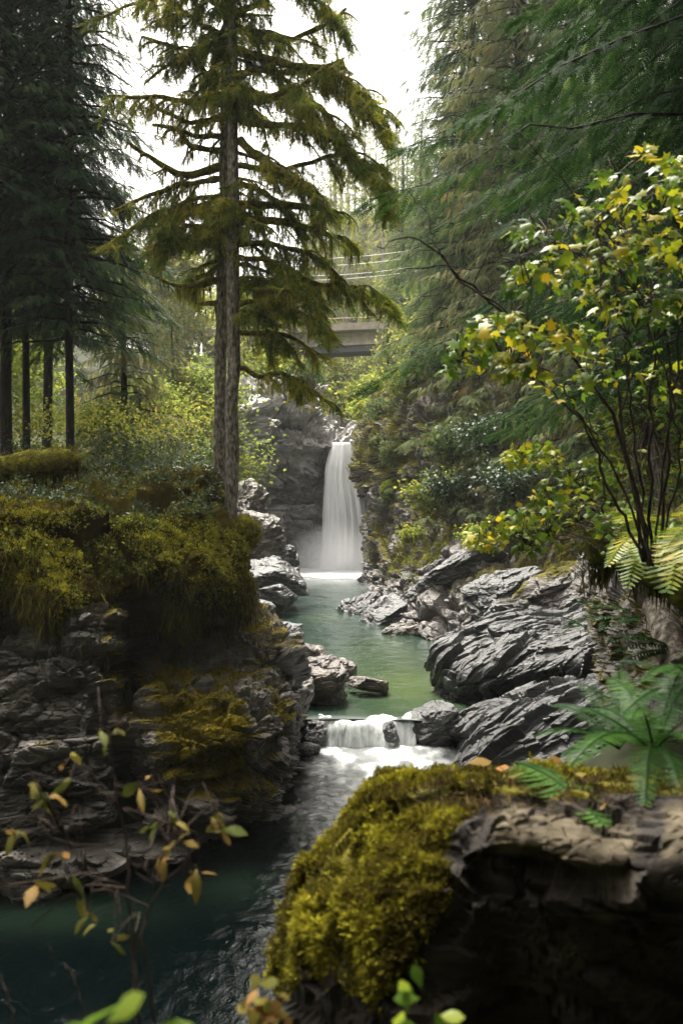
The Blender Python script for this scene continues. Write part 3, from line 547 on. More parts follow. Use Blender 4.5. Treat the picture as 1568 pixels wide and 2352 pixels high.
# lip where the upper river bends over
n, m = 60, 14; s = np.linspace(0, 1, n); t = np.linspace(0, 1, m); S, T = np.meshgrid(s, t); S = S.ravel(); T = T.ravel()
V = np.stack([(758 + 57 * S - 784) / F * 86 + .3 * (T - 1), 94 - 6.8 * T, P(0, 1014, 86)[2] + .12 + .08 * fbm(np.stack([S * 5, T * 2, S * 0], 1), 3, 3) - .2 * T ** 4], 1)
a.add(V, grid_faces(m, n)); ed.append(np.full(len(V), .5))
me = a.mesh("waterfall", [M['fall']], True); attr(me, "edge", np.concatenate(ed))
obj("waterfall", me, None, (0, 0, 0), "tall white waterfall dropping into the far end of the green pool", "waterfall")

# ------------------------------------------------------------------ bridge and wires
YB = 125.0
def box(acc, c, h, mat=0, tilt=0.0):
    c = np.array(c, float); s = np.array([[x, y, z] for x in (-1, 1) for y in (-1, 1) for z in (-1, 1)], float) * np.array(h)
    s[:, 2] += s[:, 0] * tilt
    acc.add(s + c, [[0, 1, 3, 2], [4, 6, 7, 5], [0, 4, 5, 1], [2, 3, 7, 6], [0, 2, 6, 4], [1, 5, 7, 3]], mat)
pb = P(740, 790, YB); tl = .045
br = thing("road_bridge", "concrete road bridge crossing high above the gorge behind the waterfall", "bridge", tuple(pb))
def bpart(nm, mats, fn):
    a = Acc(); fn(a); return obj(nm, a.mesh(nm, mats), br)
k = YB / F
bpart("girder", [M['concrete']], lambda a: (box(a, (0, 0, 10 * k), (15, .35, 12 * k), 0, tl), box(a, (0, 3, 10 * k), (15, .35, 12 * k), 0, tl), box(a, (0, -.5, -5 * k), (15, .3, 3 * k), 0, tl)))
bpart("underside", [M['steel_dark']], lambda a: box(a, (0, 1.5, -16 * k), (15, 2.0, 6.5 * k), 0, tl))
bpart("deck", [M['concrete']], lambda a: box(a, (0, 1.5, 26 * k), (15, 3.2, 2.6 * k), 0, tl))
bpart("parapet", [M['concrete']], lambda a: box(a, (0, -1.3, 35 * k), (15, .12, 5.5 * k), 0, tl))
rl = bpart("railing", [M['rail_paint']], lambda a: box(a, (0, -1.3, 53 * k), (15, .06, 1.2 * k), 0, tl))
for i in range(16):
    a = Acc(); x = -14 + i * 1.85; box(a, (x, -1.3, 46.5 * k + x * tl), (.06, .06, 5.6 * k)); obj("post", a.mesh("post", [M['concrete']]), br)
for i, (y0, yd, lb) in enumerate([(622, 118, "lowest"), (612, 118, "second lowest"), (590, 119, "second highest"), (573, 119, "highest")]):
    p0, p1 = P(560, y0 + 20, yd), P(1080, y0 - 22, yd); t = np.linspace(0, 1, 24)[:, None]; pts = p0 + (p1 - p0) * t; pts[:, 2] -= .9 * np.sin(t[:, 0] * math.pi)
    a = Acc(); a.tube(pts, .035, 4); obj("power_line", a.mesh("power_line", [M['wire']], True, p0), None, p0, lb + " of the four pale power lines strung above the bridge", "power line", "power lines above the bridge")

# ------------------------------------------------------------------ foliage templates
def frond_tpl(n, ang=48, lw=.05, ll=.30, droop=.25, taper=.75, seed=0, axis_w=.012):
    """flat spray: a midrib with paired leaflets, along +X, length 1"""
    rs = np.random.RandomState(seed); v = []; f = []
    def zc(x): return -droop * x * x
    for i in range(n):
        x = .06 + .92 * i / (n - 1); L = ll * (1 - taper * x) * (min(1, .45 + x * 3)) * rs.uniform(.85, 1.1)
        for sd in (-1, 1):
            a = R(ang + rs.uniform(-8, 8)); dx, dy = math.cos(a), sd * math.sin(a); px, py = -dy, dx; k = len(v); b = np.array([x, 0, zc(x)]); dz = -.18 * L + rs.uniform(-.03, .03)
            v += [b, b + [dx * L * .5 + px * lw * .5, dy * L * .5 + py * lw * .5, dz * .4], b + [dx * L, dy * L, dz], b + [dx * L * .5 - px * lw * .5, dy * L * .5 - py * lw * .5, dz * .4]]; f.append([k, k + 1, k + 2, k + 3])
    for i in range(3):
        x0, x1 = i / 3, (i + 1) / 3; k = len(v)
        v += [np.array([x0, -axis_w, zc(x0)]), np.array([x1, -axis_w, zc(x1)]), np.array([x1, axis_w, zc(x1)]), np.array([x0, axis_w, zc(x0)])]; f.append([k, k + 1, k + 2, k + 3])
    return np.array(v), np.array(f)
def needle_tpl(lv, ar, nl=.17, nw=.028, seed=0):
    rs = np.random.RandomState(seed); v = []; f = []
    for i in range(lv):
        x = .05 + .93 * i / (lv - 1)
        for j in range(ar):
            az = rs.uniform(0, 6.28); a = R(rs.uniform(35, 65)); d = np.array([math.cos(a), math.sin(a) * math.cos(az), math.sin(a) * math.sin(az)]); s = np.cross(d, [.3, .5, .8]); s /= np.linalg.norm(s)
            L = nl * (1.15 - .5 * x) * rs.uniform(.7, 1.2); b = np.array([x, 0, 0]); k = len(v)
            v += [b, b + d * L * .5 + s * nw * .5, b + d * L, b + d * L * .5 - s * nw * .5]; f.append([k, k + 1, k + 2, k + 3])
    k = len(v); v += [np.array([0, -.008, 0]), np.array([1, -.004, 0]), np.array([1, .004, 0]), np.array([0, .008, 0])]; f.append([k, k + 1, k + 2, k + 3])
    return np.array(v), np.array(f)
def leaf_tpl(lobes=5, curl=.15):
    """a lobed leaf, base at the origin, tip along +X"""
    out = []
    ang = {5: [-118, -82, -62, -38, -20, 0, 20, 38, 62, 82, 118], 3: [-95, -60, -28, 0, 28, 60, 95], 1: [-60, -30, 0, 30, 60]}[lobes]
    rad = {5: [.42, .3, .62, .36, .45, .7, .45, .36, .62, .3, .42], 3: [.35, .55, .4, .68, .4, .55, .35], 1: [.30, .45, .62, .45, .30]}[lobes]
    c = np.array([.36, 0, 0.0])
    v = [np.array([0, 0, 0.]), c + [0, 0, .04]]
    for a, r in zip(ang, rad):
        x, y = r * math.cos(R(a)), r * math.sin(R(a)); v.append(c + [x, y, -curl * (x * x + y * y) * 1.5])
    n = len(ang); f = [[1, i + 2, i + 3] for i in range(n - 1)] + [[1, 0, 2], [1, n + 1, 0]]
    return np.array(v), np.array(f)
CED = [frond_tpl(9, 42, .075, .34, .35, .7, s) for s in (1, 2)]
CED_FINE = [frond_tpl(15, 45, .05, .32, .4, .75, s) for s in (3, 4)]
HEM = [frond_tpl(11, 62, .06, .26, .15, .6, s) for s in (5, 6)]
NEED = [needle_tpl(11, 4, .18, .034, s) for s in (7, 8)]
FERN = [frond_tpl(26, 76, .045, .24, .42, .8, s) for s in (9, 10)]
LEAF5, LEAF3, LEAF1 = leaf_tpl(5), leaf_tpl(3), leaf_tpl(1)

def conifer_meshes(seed, h, r, t0=.12, nb=70, per=34, spray=.7, tpl=CED, droop=.45, rise=.25, trunk_r=None, fol='cedar', brk='bark_dark', drop=.5, top=.85, per_min=8, sg=1.0, lk=1.0):
    rs = np.random.RandomState(seed); T = Acc(); K = Acc(); tr = trunk_r or h * .012
    tz = np.linspace(-.6, h, 14); wob = .05 * tr * 6
    tp = np.stack([wob * np.sin(tz * .5 + seed), wob * np.cos(tz * .37 + seed), tz], 1)
    T.tube(tp, tr * (1.25 - tz / h * 1.15).clip(.05, 1.3), 8, 0, lump=.06, rs=rs)
    POS = []; DIR = []; SC = []; TI = []
    for i in range(nb):
        t = t0 + (1 - t0) * ((i + rs.uniform(0, 1)) / nb) ** .9; az = i * 2.39996 + rs.uniform(-.4, .4)
        prof = ((1 - t) / (1 - t0)) ** top * (.55 + .45 * min(1, (t - t0) / .12 + .25)); L = r * prof * rs.uniform(.62, 1.12) + .25
        o = np.array([math.cos(az), math.sin(az), 0]); s = np.linspace(0, 1, 7)
        zz = L * (rise * s - droop * s ** 2 + .12 * s ** 4) * rs.uniform(.7, 1.25)
        c = np.array([np.interp(h * t, tz, tp[:, 0]), np.interp(h * t, tz, tp[:, 1]), h * t])
        side = np.array([-o[1], o[0], 0]); bend = rs.uniform(-.2, .2)
        pts = c + o * (L * s)[:, None] + side * (bend * L * s ** 2)[:, None]; pts[:, 2] += zz; pts[1:] += rs.normal(size=(6, 3)) * .022 * L
        T.tube(pts, np.linspace(.022 * L * .6 + .012, .006, 7) * lk, 4, 0, cap=False)
        nn = int(max(per_min, per * L / r)); u = .12 + .88 * rs.uniform(0, 1, nn) ** .8; bt = rs.uniform(-.14, .14)
        p = np.stack([np.interp(u, s, pts[:, q]) for q in range(3)], 1)
        sd = np.where(rs.uniform(size=nn) < .5, -1, 1)[:, None]
        lat = rs.uniform(0, 1, (nn, 1)) ** 1.3 * .34 * L * (1.02 - u[:, None]) ** .7; p = p + side * sd * lat + o * lat * .5; p[:, 2] -= lat[:, 0] * (.25 + .35 * droop) * rs.uniform(.4, 1.4, nn)
        d = o * .55 + side * sd * rs.uniform(.3, 1.0, (nn, 1)) + np.array([0, 0, -1]) * (drop * rs.uniform(.3, 1.3, (nn, 1))); d += o * (u[:, None] > .9) * .9
        POS.append(p); DIR.append(d); SC.append(spray * (1.15 - .55 * u) * rs.uniform(.6, 1.25, nn) * (.55 + .45 * prof)); TI.append(np.clip(rs.uniform(.15, .65, nn) + bt + .18 * (u - .5), 0, 1))
    p = np.vstack(POS); d = norm(np.vstack(DIR)); sc = np.concatenate(SC) * sg; ti = np.concatenate(TI); B = basis(d, (0.05, .1, 1)); wch = rs.randint(0, len(tpl), len(p))
    for q in range(len(tpl)):
        m_ = wch == q; K.inst(tpl[q][0], tpl[q][1], p[m_], B[m_], sc[m_], 0, ti[m_])
    return T.mesh("trunk", [M[brk]], True), K.mesh("crown", [M[fol]])
def place_tree(name, label, meshes, x, Y, rz=0, s=1.0, group=None, cat="tree", z=None, X=None, tilt=(0, 0), sz=None):
    X = (x - 784) / F * Y if X is None else X
    z = float(ground_z(X, Y)[0]) - .1 if z is None else z
    t = thing(name, label, cat, (X, Y, z), group); t.rotation_euler = (R(tilt[0]), R(tilt[1]), R(rz)); t.scale = (s, s, sz or s)
    for nm, me in zip(("trunk", "crown"), meshes): obj(nm, me, t)
    return t
def broadleaf_meshes(seed, h, r, n_leaf, leaf, tpl=LEAF3, fol='maple', brk='bark_pale', base=.25, clumps=45, gap=.5):
    rs = np.random.RandomState(seed); T = Acc(); K = Acc()
    tz = np.linspace(-.5, h * .8, 9); tp = np.stack([.12 * r * np.sin(tz * .4 + seed), .12 * r * np.cos(tz * .3 + seed), tz], 1)
    T.tube(tp, np.linspace(h * .013, h * .004, 9), 7, lump=.05, rs=rs)
    cs = []
    for i in range(clumps):
        t = base + (1 - base) * rs.uniform() ** .85; az = rs.uniform(0, 6.28); q = math.sin(math.pi * min(1, (t - base) / (1 - base) * .86 + .12)) ** .7 * r * rs.uniform(.3, 1.0)
        c = np.array([math.cos(az) * q, math.sin(az) * q, t * h]); b = np.array([0, 0, max(h * .12, c[2] - q * rs.uniform(.5, 1.1))]); b[:2] = [np.interp(b[2], tz, tp[:, 0]), np.interp(b[2], tz, tp[:, 1])]
        mid = (b + c) / 2 + [0, 0, .12 * q]; T.tube([b, mid, c], [h * .004, h * .0028, h * .001], 4, cap=False); cs.append((c, rs.uniform(.14, .3) * r, rs.uniform(-.18, .18)))
    per = n_leaf // clumps
    for c, cr_, bt in cs:
        p = c + rs.normal(size=(per, 3)) * cr_ * [1, 1, .55]; d = rs.normal(size=(per, 3)) + [0, 0, -.4]; B = basis(d, (0, 0, 1)); K.inst(tpl[0], tpl[1], p, B, leaf * rs.uniform(.6, 1.3, per), 0, np.clip(rs.uniform(.2, .7, per) + bt, 0, 1))
    return T.mesh("trunk", [M[brk]], True), K.mesh("crown", [M[fol]])

# ------------------------------------------------------------------ far and middle forest
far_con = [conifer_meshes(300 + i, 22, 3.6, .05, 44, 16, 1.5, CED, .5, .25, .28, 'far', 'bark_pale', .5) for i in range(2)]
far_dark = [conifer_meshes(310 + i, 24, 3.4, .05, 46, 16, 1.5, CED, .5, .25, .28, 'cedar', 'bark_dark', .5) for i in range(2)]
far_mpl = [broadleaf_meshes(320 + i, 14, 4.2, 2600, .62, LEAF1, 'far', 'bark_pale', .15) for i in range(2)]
rs = np.random.RandomState(77)
def far_set(n, x0, x1, Y0, Y1, kinds, lab, grp, nm, s0=.8, s1=1.25, zoff=0):
    for i in range(n):
        for _ in range(30):
            Y = rs.uniform(Y0, Y1); x = rs.uniform(x0, x1); X = (x - 784) / F * Y
            if np.interp(Y, ys_l, xl) - 1 < X < np.interp(Y, ys_r, xr) + 1 and Y < 140: continue
            break
        place_tree(nm, lab, kinds[rs.randint(len(kinds))], None, Y, rs.uniform(0, 360), rs.uniform(s0, s1), grp, X=X)
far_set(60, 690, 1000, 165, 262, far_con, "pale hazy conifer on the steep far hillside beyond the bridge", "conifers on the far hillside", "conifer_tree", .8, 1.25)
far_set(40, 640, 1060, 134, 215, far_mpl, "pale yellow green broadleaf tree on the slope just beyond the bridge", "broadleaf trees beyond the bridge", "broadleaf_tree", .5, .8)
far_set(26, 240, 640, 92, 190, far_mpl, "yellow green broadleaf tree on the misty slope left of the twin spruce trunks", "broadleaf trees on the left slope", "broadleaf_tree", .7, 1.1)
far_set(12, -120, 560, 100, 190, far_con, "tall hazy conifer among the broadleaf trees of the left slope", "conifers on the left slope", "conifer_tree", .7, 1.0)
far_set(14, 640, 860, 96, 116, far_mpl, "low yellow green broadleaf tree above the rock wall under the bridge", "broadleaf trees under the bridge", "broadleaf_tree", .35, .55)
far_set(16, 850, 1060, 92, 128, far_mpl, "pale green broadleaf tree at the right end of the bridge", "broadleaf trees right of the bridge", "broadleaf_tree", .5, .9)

cedA = conifer_meshes(401, 46, 5.8, .03, 400, 66, .92, CED, .62, .22, .42, 'cedar', 'bark_dark', .75, .55)
cedB = conifer_meshes(402, 46, 5.4, .03, 380, 64, .88, CED, .55, .25, .42, 'cedar_rust', 'bark_dark', .8, .55)
cedC = conifer_meshes(403, 13, 3.0, .02, 130, 52, .7, CED_FINE, .6, .2, .16, 'cedar_rust', 'bark_dark', .8)
hemA = conifer_meshes(404, 36, 5.0, .04, 320, 64, .82, HEM, .45, .3, .40, 'cedar', 'bark_dark', .35, .65)
for nm, lb, ms, x, Y, rz, s in [
    ("cedar_tree", "tall drooping cedar on the right slope, nearest the waterfall side", cedA, 1085, 64, 10, 1.08),
    ("cedar_tree", "tall rust-flecked cedar on the right slope between two green ones", cedB, 1190, 54, 120, 1.0),
    ("hemlock_tree", "feathery hemlock with a broken outline against the white sky on the right", hemA, 1060, 76, 60, 1.15),
    ("cedar_tree", "big cedar high on the right slope behind the yellow bush", cedA, 1390, 48, 200, .95),
    ("hemlock_tree", "tall hemlock high on the right slope behind the front cedars", hemA, 1200, 74, 250, 1.3),
    ("cedar_tree", "slim cedar standing at the right end of the bridge", cedB, 985, 92, 310, .44),
    ("hemlock_tree", "pale hemlock behind the slim cedar by the bridge", hemA, 1030, 104, 20, .9),
    ("cedar_tree", "shaded cedar on the right bank behind the tall thin shrub stems", cedA, 1500, 38, 40, .8),
    ("hemlock_tree", "hemlock filling the gap between cedars on the upper right slope", hemA, 1310, 60, 140, 1.2),
    ("cedar_tree", "small rusty cedar hanging over the right cliff beside the bridge", cedC, 930, 82, 30, .95),
    ("cedar_tree", "small rusty cedar on the cliff edge left of the drooping green one", cedC, 1000, 70, 160, 1.05),
    ("cedar_tree", "small drooping cedar clinging to the middle of the right cliff", cedC, 1100, 53, 280, .75),
    ("cedar_tree", "small cedar low on the right cliff, half behind the yellow leaves", cedC, 1200, 47, 80, .8),
    ("hemlock_tree", "hemlock with a thin top right of the sky gap, behind the bridge end", hemA, 968, 112, 70, .95),
    ("hemlock_tree", "broad pale hemlock at the bottom of the sky gap", hemA, 925, 140, 170, .9),
    ("cedar_tree", "small pale cedar in front of the right end of the bridge", cedC, 890, 104, 210, 1.15),
    ("cedar_tree", "young cedar at the right of the overgrown cliff, in shade", cedC, 1310, 42, 200, .9),
    ("cedar_tree", "bushy young cedar at the top of the mossy cliff corner", cedC, 910, 73, 100, .55)]:
    place_tree(nm, lb, ms, x, Y, rz, s)

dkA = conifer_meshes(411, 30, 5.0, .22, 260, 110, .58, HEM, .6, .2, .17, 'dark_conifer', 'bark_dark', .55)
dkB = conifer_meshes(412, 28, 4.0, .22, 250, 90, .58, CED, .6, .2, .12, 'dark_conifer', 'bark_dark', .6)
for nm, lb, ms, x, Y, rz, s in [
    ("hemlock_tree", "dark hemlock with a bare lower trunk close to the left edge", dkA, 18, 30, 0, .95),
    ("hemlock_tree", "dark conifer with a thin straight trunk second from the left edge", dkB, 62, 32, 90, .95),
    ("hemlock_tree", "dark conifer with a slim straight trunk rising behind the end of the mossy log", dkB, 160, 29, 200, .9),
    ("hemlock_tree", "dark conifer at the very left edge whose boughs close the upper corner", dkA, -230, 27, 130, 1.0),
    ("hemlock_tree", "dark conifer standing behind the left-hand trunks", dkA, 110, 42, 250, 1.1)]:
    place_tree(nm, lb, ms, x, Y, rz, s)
place_tree("cedar_tree", "grey green cedar with flaky sprays between the dark trees and the spruce", cedC, 285, 46, 40, 1.25)
place_tree("cedar_tree", "smaller cedar with rusty tips left of the twin trunks", cedC, 395, 62, 140, 1.0)
mplN = [broadleaf_meshes(420 + i, 9, 3.4, 5200, .26, LEAF3, 'maple', 'bark_pale', .1, 60) for i in range(2)]
for lb, x, Y, s in [("yellow green maple left of the twin spruce trunks", 430, 64, 1.0), ("tall pale maple close behind the twin spruce trunks", 480, 74, 1.25), ("yellow maple seen behind the left-hand dark trunks", 60, 50, .8),
                    ("golden maple in the gap between the slim trunk and the grey cedar", 230, 44, .6), ("bright maple at the far left edge behind the first dark trunk", -40, 46, .9), ("low maple leaning over the forest edge in mid slope", 350, 54, .8)]:
    place_tree("maple_tree", lb, mplN[int(x) % 2], x, Y, x, s)
# dark trees close by on the right and unseen added ones behind the viewer
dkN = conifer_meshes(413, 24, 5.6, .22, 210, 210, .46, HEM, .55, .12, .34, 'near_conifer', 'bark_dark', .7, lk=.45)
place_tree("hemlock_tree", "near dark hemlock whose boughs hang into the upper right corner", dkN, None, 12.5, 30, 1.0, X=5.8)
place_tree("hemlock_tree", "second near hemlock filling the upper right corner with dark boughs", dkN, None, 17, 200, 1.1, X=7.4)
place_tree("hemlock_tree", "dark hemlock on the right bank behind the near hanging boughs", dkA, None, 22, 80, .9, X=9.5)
for i, (X, Y, rz) in enumerate([(-3.4, -5, 0), (2.6, -4.5, 100), (6.6, -.5, 200), (-8.5, -3.5, 300), (0, -7, 50), (5, -6, 150), (-6, -7, 250), (9, -4, 20), (-12, -5, 60), (1.5, -10, 80)]):  # unseen trees put in to keep light off the near boulder
    place_tree("hemlock_tree", "unseen dark hemlock added behind the viewpoint to block light", dkA, None, Y, rz, .9, "light-blocking trees added behind the viewpoint", X=X, z=2.6)

# ------------------------------------------------------------------ the two mossy spruces on the left bank
STRAND = (np.array([[0, -.035, 0], [0, .035, 0], [.35, .06, .015], [.35, -.05, .0], [.7, .03, -.01], [.7, -.04, .01], [1, 0, 0]]), np.array([[0, 1, 2, 3], [3, 2, 4, 5], [5, 4, 6, 6]]))
STRAND = (STRAND[0], np.array([[0, 1, 2], [0, 2, 3], [3, 2, 4], [3, 4, 5], [5, 4, 6]]))
def spruce(name, label, trunk_pts, rads, limbs, auto, seed):
    rs = np.random.RandomState(seed); tp = cr(np.array([P(*p) for p in trunk_pts]), 40); tr = cr(np.array(rads)[:, None], 40)[:, 0]
    base = tp[0].copy(); root = thing(name, label, "tree", base)
    T = Acc(); wob = np.stack([fbm(tp * .8, 2, seed), fbm(tp * .8, 2, seed + 1), 0 * tr], 1) * .04
    T.tube(tp + wob, tr, 12, 0, lump=.09, rs=rs)
    K = Acc(); tw = [[], [], [], []]; ms = [[], [], [], []]
    def limb(pts, r0, fol, hang, mossy, part, tip=.008, depth=0):
        pts = cr(np.asarray(pts, float), 16); s = np.linspace(0, 1, 16); L = np.linalg.norm(np.diff(pts, axis=0), axis=1).sum()
        pts[1:] += np.stack([fbm(pts * 1.6, 2, 5), fbm(pts * 1.6, 2, 6), fbm(pts * 1.6, 2, 7)], 1)[1:] * .09 * L * .5
        rad = r0 * (1 - .8 * s) + tip; rad[-3:] *= [.95, .85, .6]; A = Acc() if part else K
        A.tube(pts, rad * (1 + .5 * mossy * np.abs(fbm(pts * 4, 2, seed))), 7, 0 if part else 1, lump=.22 * mossy, rs=rs)
        if part:
            nz_ = int(60 * L * mossy)          # shaggy moss on the limb itself
            if nz_:
                u = rs.uniform(0, .97, nz_); p = np.stack([np.interp(u, s, pts[:, q]) for q in range(3)], 1); rr = np.interp(u, s, rad); az = rs.normal(size=(nz_, 3)); az = norm(az); A.inst(TUFT[0], TUFT[1], p + az * rr[:, None] * .8, basis(rs.normal(size=(nz_, 3)), az + [0, 0, .1]), rs.uniform(.03, .07, nz_), 1, rs.uniform(.1, .75, nz_))
            obj("limb", A.mesh("limb", [M['limb_moss'], M['moss']], True, base), root)
        out = pts[-1] - pts[0]; out[2] *= .4; out = norm(out); side = norm(np.cross(out, [0, 0, 1]))
        if depth == 0 and L > .9 and fol > 8:
            ns = int(L * 4.2); cl = rs.uniform(.35, 1, max(1, ns))
            for q in range(ns):
                uu = rs.uniform(.12, 1); b = np.array([np.interp(uu, s, pts[:, k_]) for k_ in range(3)]); l2 = (.25 + .3 * L * (1.1 - uu)) * rs.uniform(.5, 1.2); dd = norm(out * rs.uniform(.2, .9) + side * rs.choice([-1, 1]) * rs.uniform(.3, 1) + np.array([0, 0, rs.uniform(-.5, .15)]))
                limb([b, b + dd * l2 * .5 - [0, 0, .05 * l2], b + dd * l2 - [0, 0, .4 * l2]], .012 + r0 * .25, fol * 1.0 * cl[q], hang * .8, mossy * .8, False, .006, 1)
        n = int(fol * L * (.2 if depth == 0 else .5)); u = (.1 + .9 * rs.uniform(0, 1, n) ** .75) if n else np.zeros(0)
        if n:
            p = np.stack([np.interp(u, s, pts[:, q]) for q in range(3)], 1); d = np.array([0, 0, -1.]) * rs.uniform(.35, 1.2, (n, 1)) + out * rs.uniform(-.1, .75, (n, 1)) + side * rs.normal(size=(n, 1)) * .55; d += out * (u[:, None] > .88) * .9
            ln = hang * rs.uniform(.4, 1.6, n) * (1.15 - .45 * u)
            tw[0].append(p); tw[1].append(d); tw[2].append(ln); tw[3].append(np.clip(rs.uniform(.05, .55, n) + rs.uniform(-.12, .3) + .15 * mossy, 0, 1))
            # second order sprays growing sideways off the hanging twigs
            k2 = int(n * 2.0); j = rs.randint(0, n, k2); dn = norm(d); q = p[j] + dn[j] * (ln[j] * rs.uniform(.1, .8, k2))[:, None]
            d2 = dn[j] * .7 + rs.normal(size=(k2, 3)) * .6 + [0, 0, -.35]; tw[0].append(q); tw[1].append(d2); tw[2].append(ln[j] * rs.uniform(.35, .7, k2)); tw[3].append(np.clip(tw[3][-1][j] + rs.uniform(-.1, .15, k2), 0, 1))
        n = int(L * 16 * mossy)
        if n:
            u = rs.uniform(.05, 1, n); p = np.stack([np.interp(u, s, pts[:, q]) for q in range(3)], 1); p[:, 2] -= np.interp(u, s, rad) * .6
            ms[0].append(p); ms[1].append(np.array([0, 0, -1.]) + rs.normal(size=(n, 3)) * .12); ms[2].append(rs.uniform(.08, .42, n) * (.7 + .6 * mossy)); ms[3].append(rs.uniform(.1, .8, n))
    for pts, r0, fol, hang, mossy in limbs:
        dz = rs.uniform(-1.6, 1.6) if len(pts[0]) == 2 else 0
        y0 = pts[0][1]; Yt = np.interp(CAM_Z - (y0 - 1176) / F * 24.5, tp[:, 2], tp[:, 1]); n_ = len(pts)
        limb([P(x, y, Yt + dz * (i / (n_ - 1)) ** 1.2) for i, (x, y) in enumerate(pts)], r0, fol, hang, mossy, True, .012 + r0 * .22 * mossy)
    for (ya, yb, n, Lmin, Lmax, fol, hang, mossy, az0, az1) in auto:
        for i in range(n):
            y = rs.uniform(ya, yb); z = CAM_Z - (y - 1176) / F * 24.5; c = np.array([np.interp(z, tp[:, 2], tp[:, 0]), np.interp(z, tp[:, 2], tp[:, 1]), z]); az = R(rs.uniform(az0, az1)); L = rs.uniform(Lmin, Lmax)
            o = np.array([math.cos(az), math.sin(az), 0]); t = np.linspace(0, 1, 6)[:, None]; pts = c + o * L * t + np.array([0, 0, 1.]) * L * (rs.uniform(-.1, .25) * t - rs.uniform(.2, .55) * t ** 2); limb(pts, .03 + .012 * L, fol, hang, mossy, False)
    p = np.vstack(tw[0]); d = norm(np.vstack(tw[1])); ln = np.concatenate(tw[2]); ti = np.concatenate(tw[3]); B = basis(d, (.1, .1, 1)); wch = rs.randint(0, 2, len(p))
    for q in (0, 1): m_ = wch == q; K.inst(NEED[q][0], NEED[q][1], p[m_], B[m_], np.stack([ln[m_], .5 * ln[m_] + .16, .5 * ln[m_] + .16], 1), 0, ti[m_])
    p = np.vstack(ms[0]); d = norm(np.vstack(ms[1])); ln = np.concatenate(ms[2]); K.inst(STRAND[0], STRAND[1], p, basis(d, rs.normal(size=d.shape)), np.stack([ln, ln * .3 + .12, ln], 1), 2, np.concatenate(ms[3]))
    nz_ = 500; i = rs.randint(0, 40, nz_); az = norm(rs.normal(size=(nz_, 3)) * [1, 1, .2]); K.inst(TUFT[0], TUFT[1], tp[i] + [0, 0, .15] * rs.uniform(-1, 1, (nz_, 1)) + az * (tr[i] * .97)[:, None], basis(rs.normal(size=(nz_, 3)), az), rs.uniform(.02, .05, nz_), 3, rs.uniform(.0, .6, nz_))
    obj("trunk", T.mesh("trunk", [M['bark']], True, base), root); obj("crown", K.mesh("crown", [M['spruce'], M['limb_moss'], M['hang'], M['moss']], False, base), root)
    return root
limbs_front = [
 ([(540,60),(650,88),(745,60),(800,20)], .06, 55, .45, .8), ([(540,115),(680,150),(800,190),(888,300)], .07, 60, .5, .9), ([(545,215),(640,215),(720,180),(790,130)], .06, 55, .45, .8),
 ([(550,270),(620,285),(690,292),(790,335)], .075, 40, .45, 1), ([(550,320),(630,385),(715,440),(745,490)], .07, 45, .45, .9), ([(545,240),(690,225),(800,330),(885,480)], .07, 90, .55, .7),
 ([(548,470),(660,478),(740,474),(785,492)], .07, 45, .45, 1), ([(548,500),(690,520),(760,545),(802,560)], .07, 45, .5, 1), ([(548,560),(690,570),(790,640)], .055, 60, .5, .7), ([(550,640),(700,640),(820,660),(915,702)], .055, 75, .45, .7),
 ([(552,765),(650,770),(740,812)], .05, 85, .5, .5), ([(552,845),(590,868),(640,858),(690,880),(778,950)], .055, 75, .45, .6), ([(552,660),(620,662),(660,668)], .045, 10, .3, 1), ([(545,180),(720,165),(840,225),(890,315)], .06, 70, .5, .7),
 ([(550,420),(640,470),(705,570)], .05, 60, .5, .8), ([(552,700),(640,692),(760,770)], .05, 80, .5, .5), ([(545,380),(640,395),(760,360),(870,380)], .06, 95, .5, .5), ([(550,590),(640,610),(720,690),(740,780)], .05, 80, .5, .6), ([(545,30),(640,-20),(720,-10),(790,80)], .06, 70, .5, .7)]
limbs_back = [
 ([(520,195),(480,180),(440,120),(330,88)], .065, 55, .42, .9), ([(515,235),(430,232),(340,226),(262,214)], .06, 45, .5, .8), ([(510,385),(430,400),(375,385),(290,326)], .075, 12, .4, 1), ([(512,345),(450,335),(410,300),(352,290)], .06, 14, .4, 1),
 ([(505,410),(430,418),(360,438),(265,482)], .055, 40, .45, .9), ([(505,480),(420,475),(330,505),(238,565)], .065, 75, .5, .7), ([(500,645),(440,656),(400,652),(350,634)], .065, 6, .25, 1), ([(500,698),(480,697),(456,697)], .055, 0, .2, 1),
 ([(518,90),(430,30),(345,2),(212,45)], .055, 45, .55, .5), ([(505,450),(450,455),(400,490),(350,560)], .05, 110, .5, .8), ([(505,530),(440,520),(400,545),(370,600)], .05, 110, .5, .7), ([(520,130),(450,110),(400,150),(330,190)], .05, 60, .45, .7),
 ([(515,270),(440,280),(390,265),(350,250)], .05, 40, .4, .8), ([(518,20),(440,-30),(380,-20),(300,40)], .05, 60, .5, .6), ([(510,310),(450,312),(420,300)], .05, 20, .4, .9)]
spruce("spruce_tree", "mossy spruce with the slim pale trunk in front, its limbs reaching right over the river",
       [(524,1275,24), (530,1180,24), (535,900,24), (538,560,24), (536,300,24), (534,0,24), (530,-420,24)], [.21, .165, .155, .145, .125, .10, .05], limbs_front,
       [(-300, 200, 26, .6, 2.2, 60, .45, .5, -90, 90), (180, 560, 12, .5, 1.6, 50, .42, .7, -80, 80), (560, 800, 8, .5, 1.8, 65, .45, .4, -60, 60), (-300, 120, 9, .5, 1.5, 60, .45, .5, 90, 270), (-250, 280, 16, .4, 1.1, 75, .45, .5, -140, -40), (430, 570, 9, .4, 1.1, 75, .45, .8, -140, -40)], 5)
